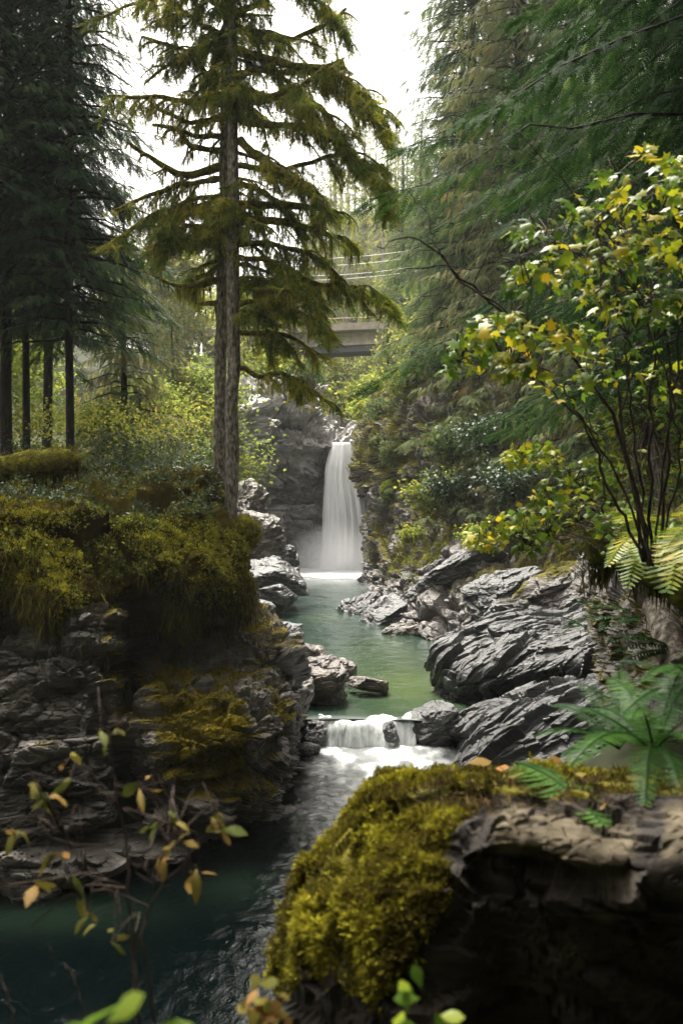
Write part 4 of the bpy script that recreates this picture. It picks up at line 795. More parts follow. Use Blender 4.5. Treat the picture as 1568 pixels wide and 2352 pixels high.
spruce("spruce_tree", "mossy spruce with the darker trunk behind the pale one, its limbs reaching left",
       [(500,1210,25.2), (503,1100,25.2), (508,800,25.2), (513,560,25.2), (517,350,25), (520,100,24.8), (520,-300,24.8)], [.20, .165, .15, .14, .125, .11, .05], limbs_back,
       [(-280, 200, 24, .6, 2.0, 60, .45, .6, 90, 270), (200, 330, 6, .4, 1.0, 45, .4, .8, 100, 260), (430, 600, 15, .5, 1.4, 65, .45, .9, 100, 280)], 6)

# ------------------------------------------------------------------ moss and plants of the left bank
rowsB = [
 [(-260,1400,16.8),(0,1400,16.9),(120,1430,16.8),(250,1440,17.8),(350,1475,18.4),(450,1470,19),(520,1440,19.8),(552,1370,21)],
 [(-260,1375,16),(0,1365,16.1),(120,1392,15.9),(250,1405,16.9),(350,1430,17.4),(450,1415,18.1),(527,1385,19.1),(556,1330,20.7)],
 [(-260,1270,16.3),(0,1270,16.3),(120,1285,16.4),(250,1290,17),(350,1300,17.4),(450,1280,18.2),(525,1285,19.6),(540,1300,21)],
 [(-260,1190,17.4),(0,1190,17.4),(120,1200,17.6),(250,1195,18.2),(350,1195,18.6),(450,1195,19.4),(510,1240,21),(528,1270,22.5)],
 [(-260,1130,19.6),(0,1130,19.6),(120,1140,20),(250,1150,20.5),(350,1130,21),(450,1135,22),(480,1170,23.5),(500,1220,24.5)],
 [(-260,1090,24),(0,1090,24),(120,1095,24),(250,1095,25),(350,1085,26),(450,1100,27),(480,1130,27),(490,1180,27)]]
VB, FB, NB, _m = sheet(rowsB, .05, (0, 0, 1), 61, [(1.9, .38), (.8, .2), (.3, .07)], 1.1, .35, None)
VB[:, 2] += .0
a = Acc(); a.add(VB, FB, 0, np.clip(.12 + .5 * fbm(VB * .8, 4, 4), 0, .6)); rs = np.random.RandomState(9)
lip = np.arange(len(VB)); xb = VB[:, 0] / VB[:, 1] * F + 784; yb = 1176 - (VB[:, 2] - CAM_Z) / VB[:, 1] * F
mo = fbm(VB * .9, 4, 41)
tufts(a, VB, NB, (mo > -.05) & (yb < 1400), 22000, .06, rs, (.0, .6), 1, j=.03)
pt = np.exp(-((xb - 400) / 75) ** 2 - ((yb - 1255) / 50) ** 2) + np.exp(-((xb - 60) / 70) ** 2 - ((yb - 1330) / 35) ** 2) + np.exp(-((xb - 150) / 40) ** 2 - ((yb - 1385) / 30) ** 2) + .8 * np.exp(-((xb - 210) / 60) ** 2 - ((yb - 1215) / 22) ** 2) + .7 * np.exp(-((xb - 480) / 40) ** 2 - ((yb - 1330) / 60) ** 2) + .5 * (mo > .22)
tufts(a, VB, NB, pt + .5 * fbm(VB * 3, 3, 3) > .42, 16000, .07, rs, (.55, 1.0), 1, j=.04)
def strands(acc, V, sel, n, l0, l1, mat, rs, tint=(.1, .8), j=.06, lean=.28, w=.35):
    k = rs.choice(np.where(sel)[0], n); p = V[k] + rs.normal(size=(n, 3)) * j; p[:, 1] -= .06; ln = rs.uniform(l0, l1, n) * rs.uniform(.4, 1, n)
    acc.inst(STRAND[0], STRAND[1], p, basis(norm(np.array([0, -.05, -1.]) + rs.normal(size=(n, 3)) * lean), rs.normal(size=(n, 3))), np.stack([ln, ln * w + .08, ln], 1), mat, rs.uniform(*tint, n))
s1 = fbm(VB * [1.6, 1.6, .4], 3, 23)
strands(a, VB, (yb > 1190) & (s1 > .0) & (pt < .5), 11000, .12, .5, 2, rs, (.0, .8), w=.22); strands(a, VB, (yb > 1340) & (s1 > .05), 3600, .15, .62, 2, rs, (.0, .8), .1, w=.2); strands(a, VB, (yb > 1210) & (s1 < 0), 3500, .1, .3, 2, rs, (.0, .3), w=.25)
gsel = fbm(VB * .7 + 9, 3, 88); tufts(a, VB, NB, (gsel > 0) & (yb < 1390), 16000, .06, rs, (.2, 1), 3, j=.03)
k = rs.choice(np.where((yb < 1195) & (s1 > -.15))[0], 9000); a.inst(LEAF1[0], LEAF1[1], VB[k] + np.abs(rs.normal(size=(9000, 3))) * [.05, .05, .13], basis(rs.normal(size=(9000, 3)), np.array([0, -.3, .8]) + rs.normal(size=(9000, 3)) * .5), .075 * rs.uniform(.5, 1.3, 9000), 4, rs.uniform(0, .8, 9000))
k = rs.choice(np.where((gsel > .1) & (yb > 1190) & (yb < 1400))[0], 2500); a.inst(LEAF3[0], LEAF3[1], VB[k] + NB[k] * .06, basis(rs.normal(size=(2500, 3)) - [0, 0, .5], NB[k] + rs.normal(size=(2500, 3)) * .4), .06 * rs.uniform(.5, 1.3, 2500), 5, rs.uniform(.1, .8, 2500))
obj("moss", a.mesh("moss", [M['moss'], M['moss'], M['hang'], M['moss_green'], M['salal'], M['maple']], True), kind="stuff", label="thick yellow brown moss bulging over the edge of the left bank with hanging strands", cat="moss")
# bright fern clump and creepers on the moss
a = Acc()
def scatter_leaves(acc, pts, n, leaf, spread, rs, tpl=LEAF1, tint=(.2, .8), mat=0, flat=.5, face=(0, -.4, .8)):
    for (x, y, Y, sx, sy) in pts:
        c = P(x, y, Y); m = n; k = Y / F
        p = c + rs.normal(size=(m, 3)) * [sx * k, spread, sy * k]; d = rs.normal(size=(m, 3)) + [0, -.3, -.3]; acc.inst(tpl[0], tpl[1], p, basis(d, np.array(face) + rs.normal(size=(m, 3)) * flat), leaf * rs.uniform(.5, 1.2, m), mat, rs.uniform(*tint, m))
rs = np.random.RandomState(19)
scatter_leaves(a, [(330,1100,24.5,40,20),(390,1070,25,40,22),(300,1130,22.5,40,16),(440,1105,24.5,30,12),(250,1115,22.5,50,18),(180,1140,21.5,50,14),(480,1130,24,16,14),(270,1060,26,40,16),(350,1030,28,60,25),(430,1040,29,40,25),(60,1020,27,60,20),(240,1010,30,50,20),(130,1110,22,50,12),(470,1060,27,20,25)], 420, .075, .5, rs, LEAF1, (.1, .8), 0)
scatter_leaves(a, [(60,985,33,50,20),(210,960,36,60,25),(280,970,38,50,25),(400,985,42,60,25),(330,940,50,50,30),(450,950,50,40,40),(100,950,40,60,20)], 420, .12, .8, rs, LEAF3, (.3, 1), 1)
obj("undergrowth", a.mesh("undergrowth", [M['salal'], M['maple']]), kind="stuff", label="low glossy shrubs covering the forest edge on the left bank", cat="undergrowth")
def blob_mesh(name, label, cat, path, rads, mats, seed, n_tuft, size, tint, hang=0, lump=.12, hl=.5):
    rs = np.random.RandomState(seed); pts = cr(np.array([P(*p) for p in path]), 30); rad = cr(np.array(rads)[:, None], 30)[:, 0] * (1 + .22 * fbm(pts * 2.2, 3, seed))
    A = Acc(); A.tube(pts, rad, 20, 0, .3, lump=lump * .4, rs=rs); i = rs.randint(0, 30, n_tuft); az = norm(np.cross(norm(np.gradient(pts, axis=0))[i], rs.normal(size=(n_tuft, 3))))
    A.inst(TUFT[0], TUFT[1], pts[i] + rs.normal(size=(n_tuft, 3)) * .04 + az * (rad[i] * .97)[:, None], basis(rs.normal(size=(n_tuft, 3)), az), size * rs.uniform(.6, 1.3, n_tuft), 1, rs.uniform(*tint, n_tuft))
    if hang:
        i = rs.randint(0, 30, hang); ln = rs.uniform(.08, hl, hang) * rs.uniform(.4, 1, hang); p = pts[i] + rs.normal(size=(hang, 3)) * [.08, .05, 0] - np.stack([0 * ln, 0 * ln, rad[i] * .8], 1); A.inst(STRAND[0], STRAND[1], p, basis(norm(np.array([0, 0, -1.]) + rs.normal(size=(hang, 3)) * .12), rs.normal(size=(hang, 3))), np.stack([ln, ln * .3 + .1, ln], 1), 2, rs.uniform(0, .6, hang))
    o0 = pts[0]; return obj(name, A.mesh(name, mats, True, o0), None, o0, label, cat)
MM = [M['limb_moss'], M['moss'], M['hang']]
blob_mesh("fallen_log", "thick moss covered log end jutting out over the left bank", "log", [(-300,1105,20.5),(-60,1085,20.5),(60,1067,20.5),(140,1058,20.6),(180,1055,20.7)], [.27,.27,.26,.26,.16], MM, 101, 3500, .05, (.1, .7), 250)
blob_mesh("tree_root", "mossy root running along the bank from the spruce trunks to the left", "root", [(512,1145,24.6),(470,1128,23.8),(420,1145,23),(370,1140,22.6),(320,1160,22.3)], [.2,.17,.14,.11,.07], MM, 102, 1500, .05, (.2, .8), 250)
blob_mesh("mossy_burl", "round moss covered burl at the foot of the pale spruce trunk", "burl", [(550,1194,22.6),(563,1212,22.5),(567,1234,22.5),(555,1266,22.6)], [.15,.3,.29,.1], MM, 103, 2600, .045, (.2, .75), 60)
for lb, pth, rd in [("thin mossy root hanging from the lip of the left bank, nearest the river", [(440,1290,18.2),(446,1360,18.1),(430,1440,18.2),(425,1500,18.4)], [.05,.04,.03,.01]), ("pale bare root hanging under the moss of the left bank", [(225,1390,16.8),(240,1460,16.9),(236,1540,17.0)], [.03,.025,.01])]:
    blob_mesh("hanging_root", lb, "root", pth, rd, MM, 105, 200, .03, (0, .5), 30)
blob_mesh("moss_cushion", "bright yellow green moss cushion on the cliff right of the waterfall", "moss cushion", [(885,1120,64.5),(900,1128,64),(918,1140,63.6)], [.35,.75,.3], [M['moss_green'], M['moss_green'], M['hang']], 131, 900, .14, (.6, 1), 60, .3)
# tufts on the rock faces (one mass)
a = Acc(); rs = np.random.RandomState(29)
tufts(a, VA, NA, mA > .5, 12000, .05, rs, (.15, .8), 0, j=.015); tufts(a, VE, NE, mE > .55, 13000, .12, rs, (.1, .8), 0, j=.05); ge = fbm(VE * .35, 3, 66); tufts(a, VE, NE, (mE > .4) & (ge > 0), 16000, .12, rs, (.1, .9), 2, j=.06); tufts(a, VF, NF, mF > .5, 6000, .05, rs, (.3, .9), 0, j=.015)
strands(a, VA, (mA > .3) & (np.interp(VA[:, 2], [0, 3], [0, 1]) > .3), 2500, .08, .35, 1, rs, (0, .7), .03)
strands(a, VE, mE > .5, 4000, .2, .9, 1, rs, (0, .8), .1, .3)
obj("moss", a.mesh("moss", [M['moss'], M['hang'], M['moss_green']]), kind="stuff", label="short moss growing in patches on the river rocks", cat="moss")

# ------------------------------------------------------------------ the near boulder
rowsN = [
 [(820,2560,4.2),(700,2540,3.5),(780,2560,2.95),(950,2600,2.7),(1150,2640,2.95),(1400,2640,2.92),(1850,2640,2.85)],
 [(740,2260,4.2),(650,2230,3.5),(745,2240,3.0),(930,2250,2.75),(1150,2250,2.82),(1400,2240,2.76),(1850,2240,2.75)],
 [(770,2080,4.2),(684,2060,3.6),(790,2060,3.1),(945,2070,2.85),(1150,2010,2.80),(1400,2070,2.72),(1850,2060,2.68)],
 [(820,1950,4.2),(750,1935,3.7),(835,1945,3.25),(970,1965,2.95),(1146,1930,2.76),(1300,1955,2.70),(1480,2010,2.62),(1850,1990,2.58)],
 [(860,1870,4.2),(806,1850,3.8),(880,1860,3.45),(1000,1878,3.1),(1145,1856,2.9),(1310,1862,2.92),(1475,1940,2.72),(1850,1880,2.75)],
 [(900,1810,4.3),(856,1800,3.95),(930,1806,3.7),(1030,1815,3.4),(1165,1826,3.3),(1310,1830,3.3),(1480,1855,3.1),(1850,1850,2.9)],
 [(940,1790,4.5),(890,1776,4.2),(980,1778,4.05),(1080,1776,3.95),(1200,1775,3.85),(1320,1785,3.7),(1480,1800,3.6),(1850,1790,3.6)],
 [(980,1900,4.8),(965,1850,4.8),(1010,1815,4.8),(1100,1800,4.7),(1230,1790,4.6),(1340,1775,4.5),(1480,1765,4.4),(1850,1760,4.4)]]
rowsN = [r if len(r) == 8 else r[:5] + [tuple((np.array(r[4]) * .45 + np.array(r[5]) * .55))] + r[5:] for r in rowsN]
VN0, FN, NN0, _m = sheet(rowsN, .014, (.1, .1, .97), 91, [(.6, .0)], 1.5, .0, None)
VN, FN, NN, _m = sheet(rowsN, .014, (.1, .1, .97), 91, [(.42, .075), (.15, .034), (.05, .011)], 1.4, .08, None, crack=.1)
VS, FN, NS, _m = sheet(rowsN, .014, (.1, .1, .97), 91, [(.45, .03), (.14, .03)], 1.3, .05, None, crack=.2)
x0_ = VN0[:, 0] / VN0[:, 1] * F + 784; y0_ = 1176 - (VN0[:, 2] - CAM_Z) / VN0[:, 1] * F; wq = np.maximum(sstep(1150, 1050, x0_ + 60 * fbm(VN0 * 3, 3, 7)), sstep(1850, 1835, y0_))[:, None]
VN = VN * (1 - wq) + (VS - .015 * NS) * wq; NN = norm(NN * (1 - wq) + NS * wq)
xn = VN[:, 0] / VN[:, 1] * F + 784; yn = 1176 - (VN[:, 2] - CAM_Z) / VN[:, 1] * F
mn = fbm(VN * 3.1, 4, 7)
mN = sstep(1135, 1020, xn + 110 * mn + .42 * np.maximum(yn - 1850, 0)) * sstep(2420, 2120, yn + 100 * mn) + sstep(1850, 1812, yn + 16 * mn) * (xn > 700)
mN = np.clip(mN, 0, 1); soil = sstep(1790, 1815, yn) * sstep(1890, 1850, yn) * sstep(930, 1010, xn) * sstep(1160, 1110, xn) + sstep(1775, 1800, yn) * sstep(1850, 1830, yn) * sstep(1100, 1150, xn)
tan = sstep(1115, 1150, xn + 20 * mn) * sstep(1470, 1420, xn + 60 * mn) * sstep(1842, 1856, yn - .12 * (xn - 1145) + 22 * mn) * sstep(1950, 1920, yn - .22 * (xn - 1140) + 60 * mn) + sstep(1510, 1540, xn + 20 * mn) * sstep(1830, 1850, yn) * sstep(2000, 1950, yn + 60 * mn) + .15 * sstep(.38, .5, fbm(VN * 5, 3, 15)) * sstep(1100, 1200, xn) + .45 * np.exp(-((xn - 1230 + 60 * mn) / 45) ** 2 - ((yn - 2230 + 80 * mn) / 90) ** 2) + .5 * np.exp(-((xn - 1390) / 25) ** 2 - ((yn - 2110) / 22) ** 2) + .35 * sstep(.1, .3, mn) * np.exp(-((xn - 1330) / 90) ** 2 - ((yn - 2020) / 25) ** 2)
bo = sheet_obj("boulder", "big near boulder with a mossy rounded side and a bare tan ledge", "boulder", M['rock_near'], VN, FN, mN * .95)
a = Acc(); rs = np.random.RandomState(39); o0 = np.array(bo.location)
wv = np.where((mN > .45) & (rs.uniform(size=len(VN)) > .93 * np.clip(soil, 0, 1)))[0]; sel = np.zeros(len(VN), bool); sel[wv] = True
clump = fbm(VN * 9, 3, 77)
tufts(a, VN, NN, sel & (clump > -.25), 36000, .019, rs, (.0, .55), 0, j=.008); tufts(a, VN, NN, sel & (clump > .08) & (soil < .3), 22000, .025, rs, (.2, .85), 0, j=.01); tufts(a, VN, NN, sel & (clump > .3) & (soil < .3), 7000, .032, rs, (.45, 1), 0, j=.01)
obj("moss", a.mesh("moss", [M['moss']], False, o0), bo, kind="stuff")

bo.data.attributes['tint'].data.foreach_set('value', np.clip(tan, 0, 1).astype(np.float32))
lit = Acc(); wl = np.where((soil > .3) | ((yn < 1856) & (yn > 1775) & (xn > 1000) & (fbm(VN * 6, 3, 12) > -.1)))[0]; k = rs.choice(wl, 9000); lit.inst(BL[0], BL[1], VN[k] + rs.normal(size=(9000, 3)) * .006, basis(rs.normal(size=(9000, 3)), NN[k] + rs.normal(size=(9000, 3)) * .5), .03 * rs.uniform(.5, 1.6, 9000), 0, rs.uniform(0, 1, 9000))
obj("litter", lit.mesh("litter", [M['litter']], False), None, (0, 0, 0), "brown needles and crumbs lying on the crest of the near boulder", "litter", kind="stuff")
# fallen leaves on it
rs = np.random.RandomState(49)
def surf_n(x, y):
    i = np.argmin((xn - x) ** 2 + (yn - y) ** 2); return VN[i], NN[i]
for lb, x, y, s, rz, tt in [("large tan fallen leaf lying on the crest of the mossy boulder", 1072, 1770, .11, 20, .62), ("yellow fallen leaf lying on brown needles above the tan ledge", 1222, 1800, .09, 190, .55),
                        ("small pale yellow leaf right of the yellow leaf on the boulder", 1340, 1805, .08, 80, .5), ("round yellow leaf at the root of the ferns on the boulder", 1490, 1810, .09, 130, .5),
                        ("long brown curled leaf beside the round yellow leaf", 1530, 1812, .12, 330, .75), ("reddish brown leaf behind the large tan leaf on the boulder", 1165, 1772, .10, 250, .9), ("orange leaf lying among moss at the back of the boulder", 1250, 1748, .08, 40, .85), ("tiny pale leaf low on the brown needles of the boulder", 1150, 1835, .035, 140, .6)]:
    p, nn = surf_n(x, y); A = Acc(); A.inst(LEAF1[0], LEAF1[1], np.array([[0, 0, .0]]), basis(np.array([[math.cos(R(rz)), math.sin(R(rz)), .05]]), nn + [0, -.5, .3]), np.array([s]), 0, np.array([tt])); p = p + nn * .03
    obj("fallen_leaf", A.mesh("fallen_leaf", [M['dry']], True), None, p, lb, "leaf", "fallen leaves on the near boulder")

# ------------------------------------------------------------------ ferns
def fern(name, label, base, tips, width, mats, seed, sub=30, group=None, lift=.25, tint=(.3, .7)):
    rs = np.random.RandomState(seed); base = np.array(base); root = thing(name, label, "fern", base, group)
    for tip in tips:
        tip = np.array(tip); A = Acc(); L = np.linalg.norm(tip - base); t = np.linspace(0, 1, 24)[:, None]; mid = (base + tip) / 2 + [0, 0, lift * L]
        pts = base * (1 - t) ** 2 + 2 * mid * t * (1 - t) + tip * t * t; A.tube(pts, np.linspace(.006, .002, 24) * max(1, L), 4, 0, .2, cap=False); tv = norm(np.gradient(pts, axis=0))
        u = np.linspace(.1, .99, sub); p = np.stack([np.interp(u, t[:, 0], pts[:, q]) for q in range(3)], 1); d = norm(np.stack([np.interp(u, t[:, 0], tv[:, q]) for q in range(3)], 1)); up = np.array([0, 0, 1.]); sd = norm(np.cross(d, up) + rs.normal(size=3) * .1)
        w_ = width * L * np.sin(np.clip(u * .82 + .16, 0, 1) * math.pi) ** .75 + .01; ti = rs.uniform(*tint)
        for s in (-1, 1):
            dd = norm(sd * s + d * .35 + np.array([0, 0, -.25]) + rs.normal(size=(sub, 3)) * .07); n_ = norm(np.cross(dd, d) * -s)
            A.inst(PIN[0], PIN[1], p, basis(dd, n_), np.stack([w_, np.full(sub, L * .95 / sub * .66), w_], 1), 0, np.clip(ti + rs.uniform(-.1, .15, sub), 0, 1))
        obj("frond", A.mesh("frond", mats, False, base), root)
    return root
PIN = (np.array([[0, -.3, 0], [.25, -.5, .02], [.7, -.35, -.03], [1, 0, -.1], [.7, .35, -.03], [.25, .5, .02], [0, .3, 0]]), np.array([[0, 1, 5, 6], [1, 2, 4, 5], [2, 3, 4, 4]]))
PIN = (PIN[0], np.array([[0, 1, 6], [1, 5, 6], [1, 2, 5], [2, 4, 5], [2, 3, 4]]))
fern("sword_fern", "large dark green sword fern arching over the back of the near boulder", P(1500, 1730, 3.9), [P(1275, 1618, 4.1), P(1310, 1758, 3.3), P(1330, 1640, 4.6), P(1480, 1850, 3.2), P(1640, 1640, 3.6), P(1400, 1560, 4.5), P(1585, 1520, 4.4), P(1570, 1850, 3.2), P(1450, 1650, 3.3), P(1660, 1750, 3.2)], .11, [M['fern']], 1, 40)
fern("sword_fern", "dark sword fern spreading behind the large one, in front of the wet slab", P(1420, 1720, 4.8), [P(1230, 1690, 4.6), P(1260, 1620, 5.2), P(1330, 1570, 5.4), P(1420, 1540, 5.4), P(1500, 1580, 5.0), P(1560, 1640, 4.6), P(1350, 1720, 4.2), P(1290, 1740, 4.5)], .11, [M['fern']], 6, 38)
fern("sword_fern", "sword fern at the right edge above the near boulder", P(1610, 1600, 4.4), [P(1420, 1520, 4.6), P(1430, 1640, 4.0), P(1480, 1560, 3.8), P(1570, 1490, 4.6), P(1700, 1500, 4.2), P(1520, 1680, 3.7), P(1400, 1590, 4.9)], .11, [M['fern']], 2, 40)
fern("sword_fern", "small pale fern frond creeping across the top of the near boulder", P(1185, 1752, 3.9), [P(1385, 1895, 2.75), P(1290, 1790, 3.4)], .10, [M['fern']], 3, 30, lift=.06)
fern("wood_fern", "yellow green fern drooping from the stump at the right edge", P(1500, 1210, 8.2), [P(1395, 1300, 7.8), P(1420, 1200, 7.6), P(1440, 1350, 7.6), P(1480, 1290, 7.2), P(1560, 1290, 7.4), P(1590, 1180, 7.8), P(1410, 1170, 8.6), P(1530, 1360, 7.0)], .24, [M['leaf']], 4, 24, tint=(.25, .5))
fern("wood_fern", "yellow fern hanging lowest at the right edge beside the stump", P(1590, 1210, 6.6), [P(1510, 1300, 6.3), P(1540, 1350, 6.1), P(1590, 1330, 6.0), P(1500, 1240, 6.8)], .26, [M['leaf']], 5, 22, tint=(.35, .55))
for i, (x, y, Y, s) in enumerate([(1420, 1420, 14, .8), (1340, 1440, 17, .7), (1500, 1440, 11, .7), (1560, 1500, 9.5, .7)]):
    b = P(x, y, Y); rs = np.random.RandomState(60 + i); tips = [b + np.array([math.cos(q) * s, math.sin(q) * s * .8, rs.uniform(-.3, .3) * s]) for q in rs.uniform(0, 6.28, 9)]
    fern("sword_fern", ["fern on the mossy slope left of the bare root", "smallest fern on the mossy slope above the wet slab", "fern above the grey root at the right edge", "fern beside the grey root, just over the near ferns"][i], b, tips, .16, [M['fern']], 70 + i, 20)
cliff_ferns = []
rs = np.random.RandomState(88)
for i, (x, y, Y) in enumerate([(950,1010,59),(1010,1090,53),(900,1120,64),(1060,980,53),(1150,1050,46),(980,1190,52),(1090,1180,46),(870,1000,68),(1200,1180,42),(1030,880,58),(1120,900,52),(940,900,66),(1240,1020,44),(1180,960,47),(1280,1150,40)] + [(rs.uniform(880, 1240), rs.uniform(880, 1200), 0) for _ in range(26)]):
    if not cliff_ferns:
        cliff_ferns.append(1); tip = [np.array([math.cos(q) * 1.1, math.sin(q) * .8 - .4, rs.uniform(-.9, .1)]) for q in np.linspace(0, 6, 12)]
        f0 = fern("cliff_fern", "drooping green fern growing on the overgrown right cliff", (0, 0, 0), tip, .17, [M['cedar']], 80, 16, "ferns on the right cliff", .3); f = f0
    else:
        f = f0.copy(); C.objects.link(f)
        for ch in f0.children: c = ch.copy(); C.objects.link(c); c.parent = f
    Y = Y or np.interp(x, [838, 880, 940, 1010, 1090, 1170, 1270], [76, 69, 62, 55, 51, 47, 43])
    f.location = P(x, y, Y - 1.4); f.rotation_euler = (0, 0, rs.uniform(-.5, .5)); f.scale = (rs.uniform(.45, .85),) * 3

# ------------------------------------------------------------------ shrubs on the right cliff
def shrub_mesh(seed, h, r, n, leaf, tpl, fol, ns=7):
    rs = np.random.RandomState(seed); T = Acc(); K = Acc()
    for i in range(ns):
        az = rs.uniform(0, 6.28); q = r * rs.uniform(.3, 1); e = np.array([math.cos(az) * q, math.sin(az) * q, h * rs.uniform(.6, 1)]); pts = cr([np.zeros(3), e * [.3, .3, .6], e], 8); T.tube(pts, np.linspace(.02, .006, 8) * h, 4, cap=False)
        m = n // ns; u = rs.uniform(.3, 1, m); p = np.stack([np.interp(u, np.linspace(0, 1, 8), pts[:, k]) for k in range(3)], 1) + rs.normal(size=(m, 3)) * r * .22; K.inst(tpl[0], tpl[1], p, basis(rs.normal(size=(m, 3)) + [0, 0, -.4], np.array([0, -.2, 1.]) + rs.normal(size=(m, 3)) * .4), leaf * rs.uniform(.6, 1.3, m), 0, np.clip(rs.uniform(.1, .9, m), 0, 1))
    return T.mesh("stem", [M['twig']], True), K.mesh("foliage", [M[fol]])
def place_shrub(label, meshes, p, s, rz, group=None, nm="shrub"):
    t = thing(nm, label, "shrub", p, group); t.scale = (s, s, s); t.rotation_euler = (0, 0, R(rz))
    for q, me in zip(("stem", "foliage"), meshes): obj(q, me, t)
sh_g = shrub_mesh(501, 1.4, 1.2, 1500, .17, LEAF1, 'cedar'); sh_y = shrub_mesh(502, 1.3, 1.2, 1300, .20, LEAF3, 'maple'); sh_s = shrub_mesh(503, 1.2, 1.1, 1600, .15, LEAF1, 'salal')
for lb, ms, x, y, Y, s in [("bright yellow green shrub low on the overgrown right cliff", sh_y, 985, 1140, 54, 1.2), ("dark glossy shrub beside the bright one on the right cliff", sh_s, 1030, 1130, 50, 1.3), ("green shrub at the top corner of the right cliff", sh_g, 880, 950, 70, 1.4),
        ("yellow leaved shrub on the ledge above the slanting layered rocks", sh_y, 960, 1235, 55, .8), ("green bush hanging in the middle of the right cliff", sh_g, 1040, 1040, 51, 1.5), ("shaded glossy bush at the right of the cliff", sh_s, 1180, 1130, 42, 1.4),
        ("pale bush on the crest of the right cliff under the small cedars", sh_y, 930, 880, 66, 1.5), ("broad green bush on the crest of the right cliff", sh_g, 1010, 850, 60, 1.7), ("olive shrub half way up the cliff edge by the waterfall", sh_g, 900, 1040, 65, 1.1),
        ("dark bush on the right cliff below the young cedar", sh_s, 1120, 1020, 47, 1.5), ("low yellow shrub on the mossy rocks under the dark bush", sh_y, 1110, 1250, 43, .8), ("pale shrub above the top of the waterfall, right side", sh_y, 850, 960, 84, 1.6), ("pale green bush above the lip of the waterfall", sh_y, 830, 910, 96, 2.0), ("greenish bush on the wall left of the waterfall lip", sh_g, 700, 880, 96, 2.2), ("leafy bush over the grey wall behind the spruce boughs", sh_y, 640, 860, 95, 2.0)]:
    place_shrub(lb, ms, P(x, y + 25, Y - .8), s, x * 7)

a = Acc(); rs = np.random.RandomState(33); n_ = 16000; gX = rs.uniform(.9, 5, n_); gY = rs.uniform(4.4, 13, n_); gp = np.stack([gX, gY, ground_z(gX, gY) + .12 * fbm(np.stack([gX, gY, gX * 0], 1) * 1.5, 3, 2) + rs.uniform(.0, .35, n_) * (fbm(np.stack([gX, gY, gX * 0], 1) * 1.1, 3, 9) > 0)], 1); nn_ = np.tile([0, -.3, 1.], (n_, 1))
a.inst(LEAF1[0], LEAF1[1], gp, basis(rs.normal(size=(n_, 3)), nn_ + rs.normal(size=(n_, 3)) * .4), .07 * rs.uniform(.5, 1.4, n_), 0, rs.uniform(0, .9, n_)); tufts(a, gp, norm(nn_), np.ones(n_, bool), 14000, .06, rs, (0, .8), 1, j=.05)
obj("undergrowth", a.mesh("undergrowth", [M['salal'], M['moss_green']]), kind="stuff", label="leafy ground cover on the right bank behind the near boulder", cat="undergrowth")
# ------------------------------------------------------------------ stump, root and the mossy bank at the right edge
blob_mesh("mossy_overhang", "dark moss hung overhang of the bank under the ferns at the right edge", "bank", [(1760,1300,8.6),(1600,1275,8.8),(1500,1255,9),(1430,1225,9.2),(1388,1235,9.3),(1372,1290,9.35)], [.55,.45,.36,.27,.2,.1], [M['limb_moss'], M['moss_green'], M['hang']], 111, 2600, .04, (.0, .45), 700, .3, .38)
blob_mesh("bare_root", "bare grey brown root sloping down at the right edge behind the ferns", "root", [(1500,1390,10.2),(1530,1450,9.8),(1560,1540,9.4),(1590,1640,9)], [.12,.16,.19,.22], [M['bark'], M['moss'], M['hang']], 112, 200, .03, (.0, .6), 20)
rowsR = [[(1380,1640,15),(1450,1680,11.5),(1520,1700,9.5),(1600,1720,8),(1800,1740,7)],[(1390,1560,15),(1450,1580,11.8),(1520,1590,9.8),(1600,1600,8.4),(1800,1600,7.2)],[(1380,1450,16),(1440,1460,12.5),(1500,1470,10.5),(1600,1470,9),(1800,1470,7.5)],[(1350,1380,18),(1420,1370,14),(1500,1380,11.5),(1600,1370,10),(1800,1360,8)],[(1330,1330,22),(1420,1310,17),(1500,1290,14),(1600,1270,12),(1800,1250,9)],[(1330,1290,26),(1420,1260,22),(1500,1220,18),(1600,1180,15),(1800,1150,12)]]
VR, FR, NR, mR = sheet(rowsR, .06, NB_R, 95, [(1.2, .25), (.4, .1), (.15, .04)], 2, .12, 1.2)
sheet_obj("mossy_bank", "mossy earth bank at the right edge with roots and ferns", "bank", M['rock_right'], VR, FR, np.clip(mR + .15, 0, 1))

# ------------------------------------------------------------------ yellow leaved shrub with thin dark stems on the right
def stem_pts(pl, Y0, Y1): n = len(pl); return [P(x, y, Y0 + (Y1 - Y0) * i / (n - 1)) for i, (x, y) in enumerate(pl)]
def leaves(acc, n, cx, cy_, rx, ry, Y, dY, leaf, rs, tint, tpl, mat=0, up=(0, -.55, .75), hang=.4):
    ang = rs.uniform(0, 6.28, n); q = np.sqrt(rs.uniform(0, 1, n)); x = cx + rx * q * np.cos(ang); y = cy_ + ry * q * np.sin(ang); p = np.array([P(a_, b_, Y + dY * rs.uniform(-1, 1)) for a_, b_ in zip(x, y)])
    d = rs.normal(size=(n, 3)) * [1, .8, .5] + [0, 0, -hang]; acc.inst(tpl[0], tpl[1], p, basis(d, np.array(up) + rs.normal(size=(n, 3)) * .45), np.stack([np.ones(n), rs.uniform(.45, 1, n), rs.uniform(.3, 2.6, n)], 1) * (leaf * rs.uniform(.5, 1.3, n))[:, None], mat, np.clip(rs.uniform(*tint, n), 0, 1)); return p
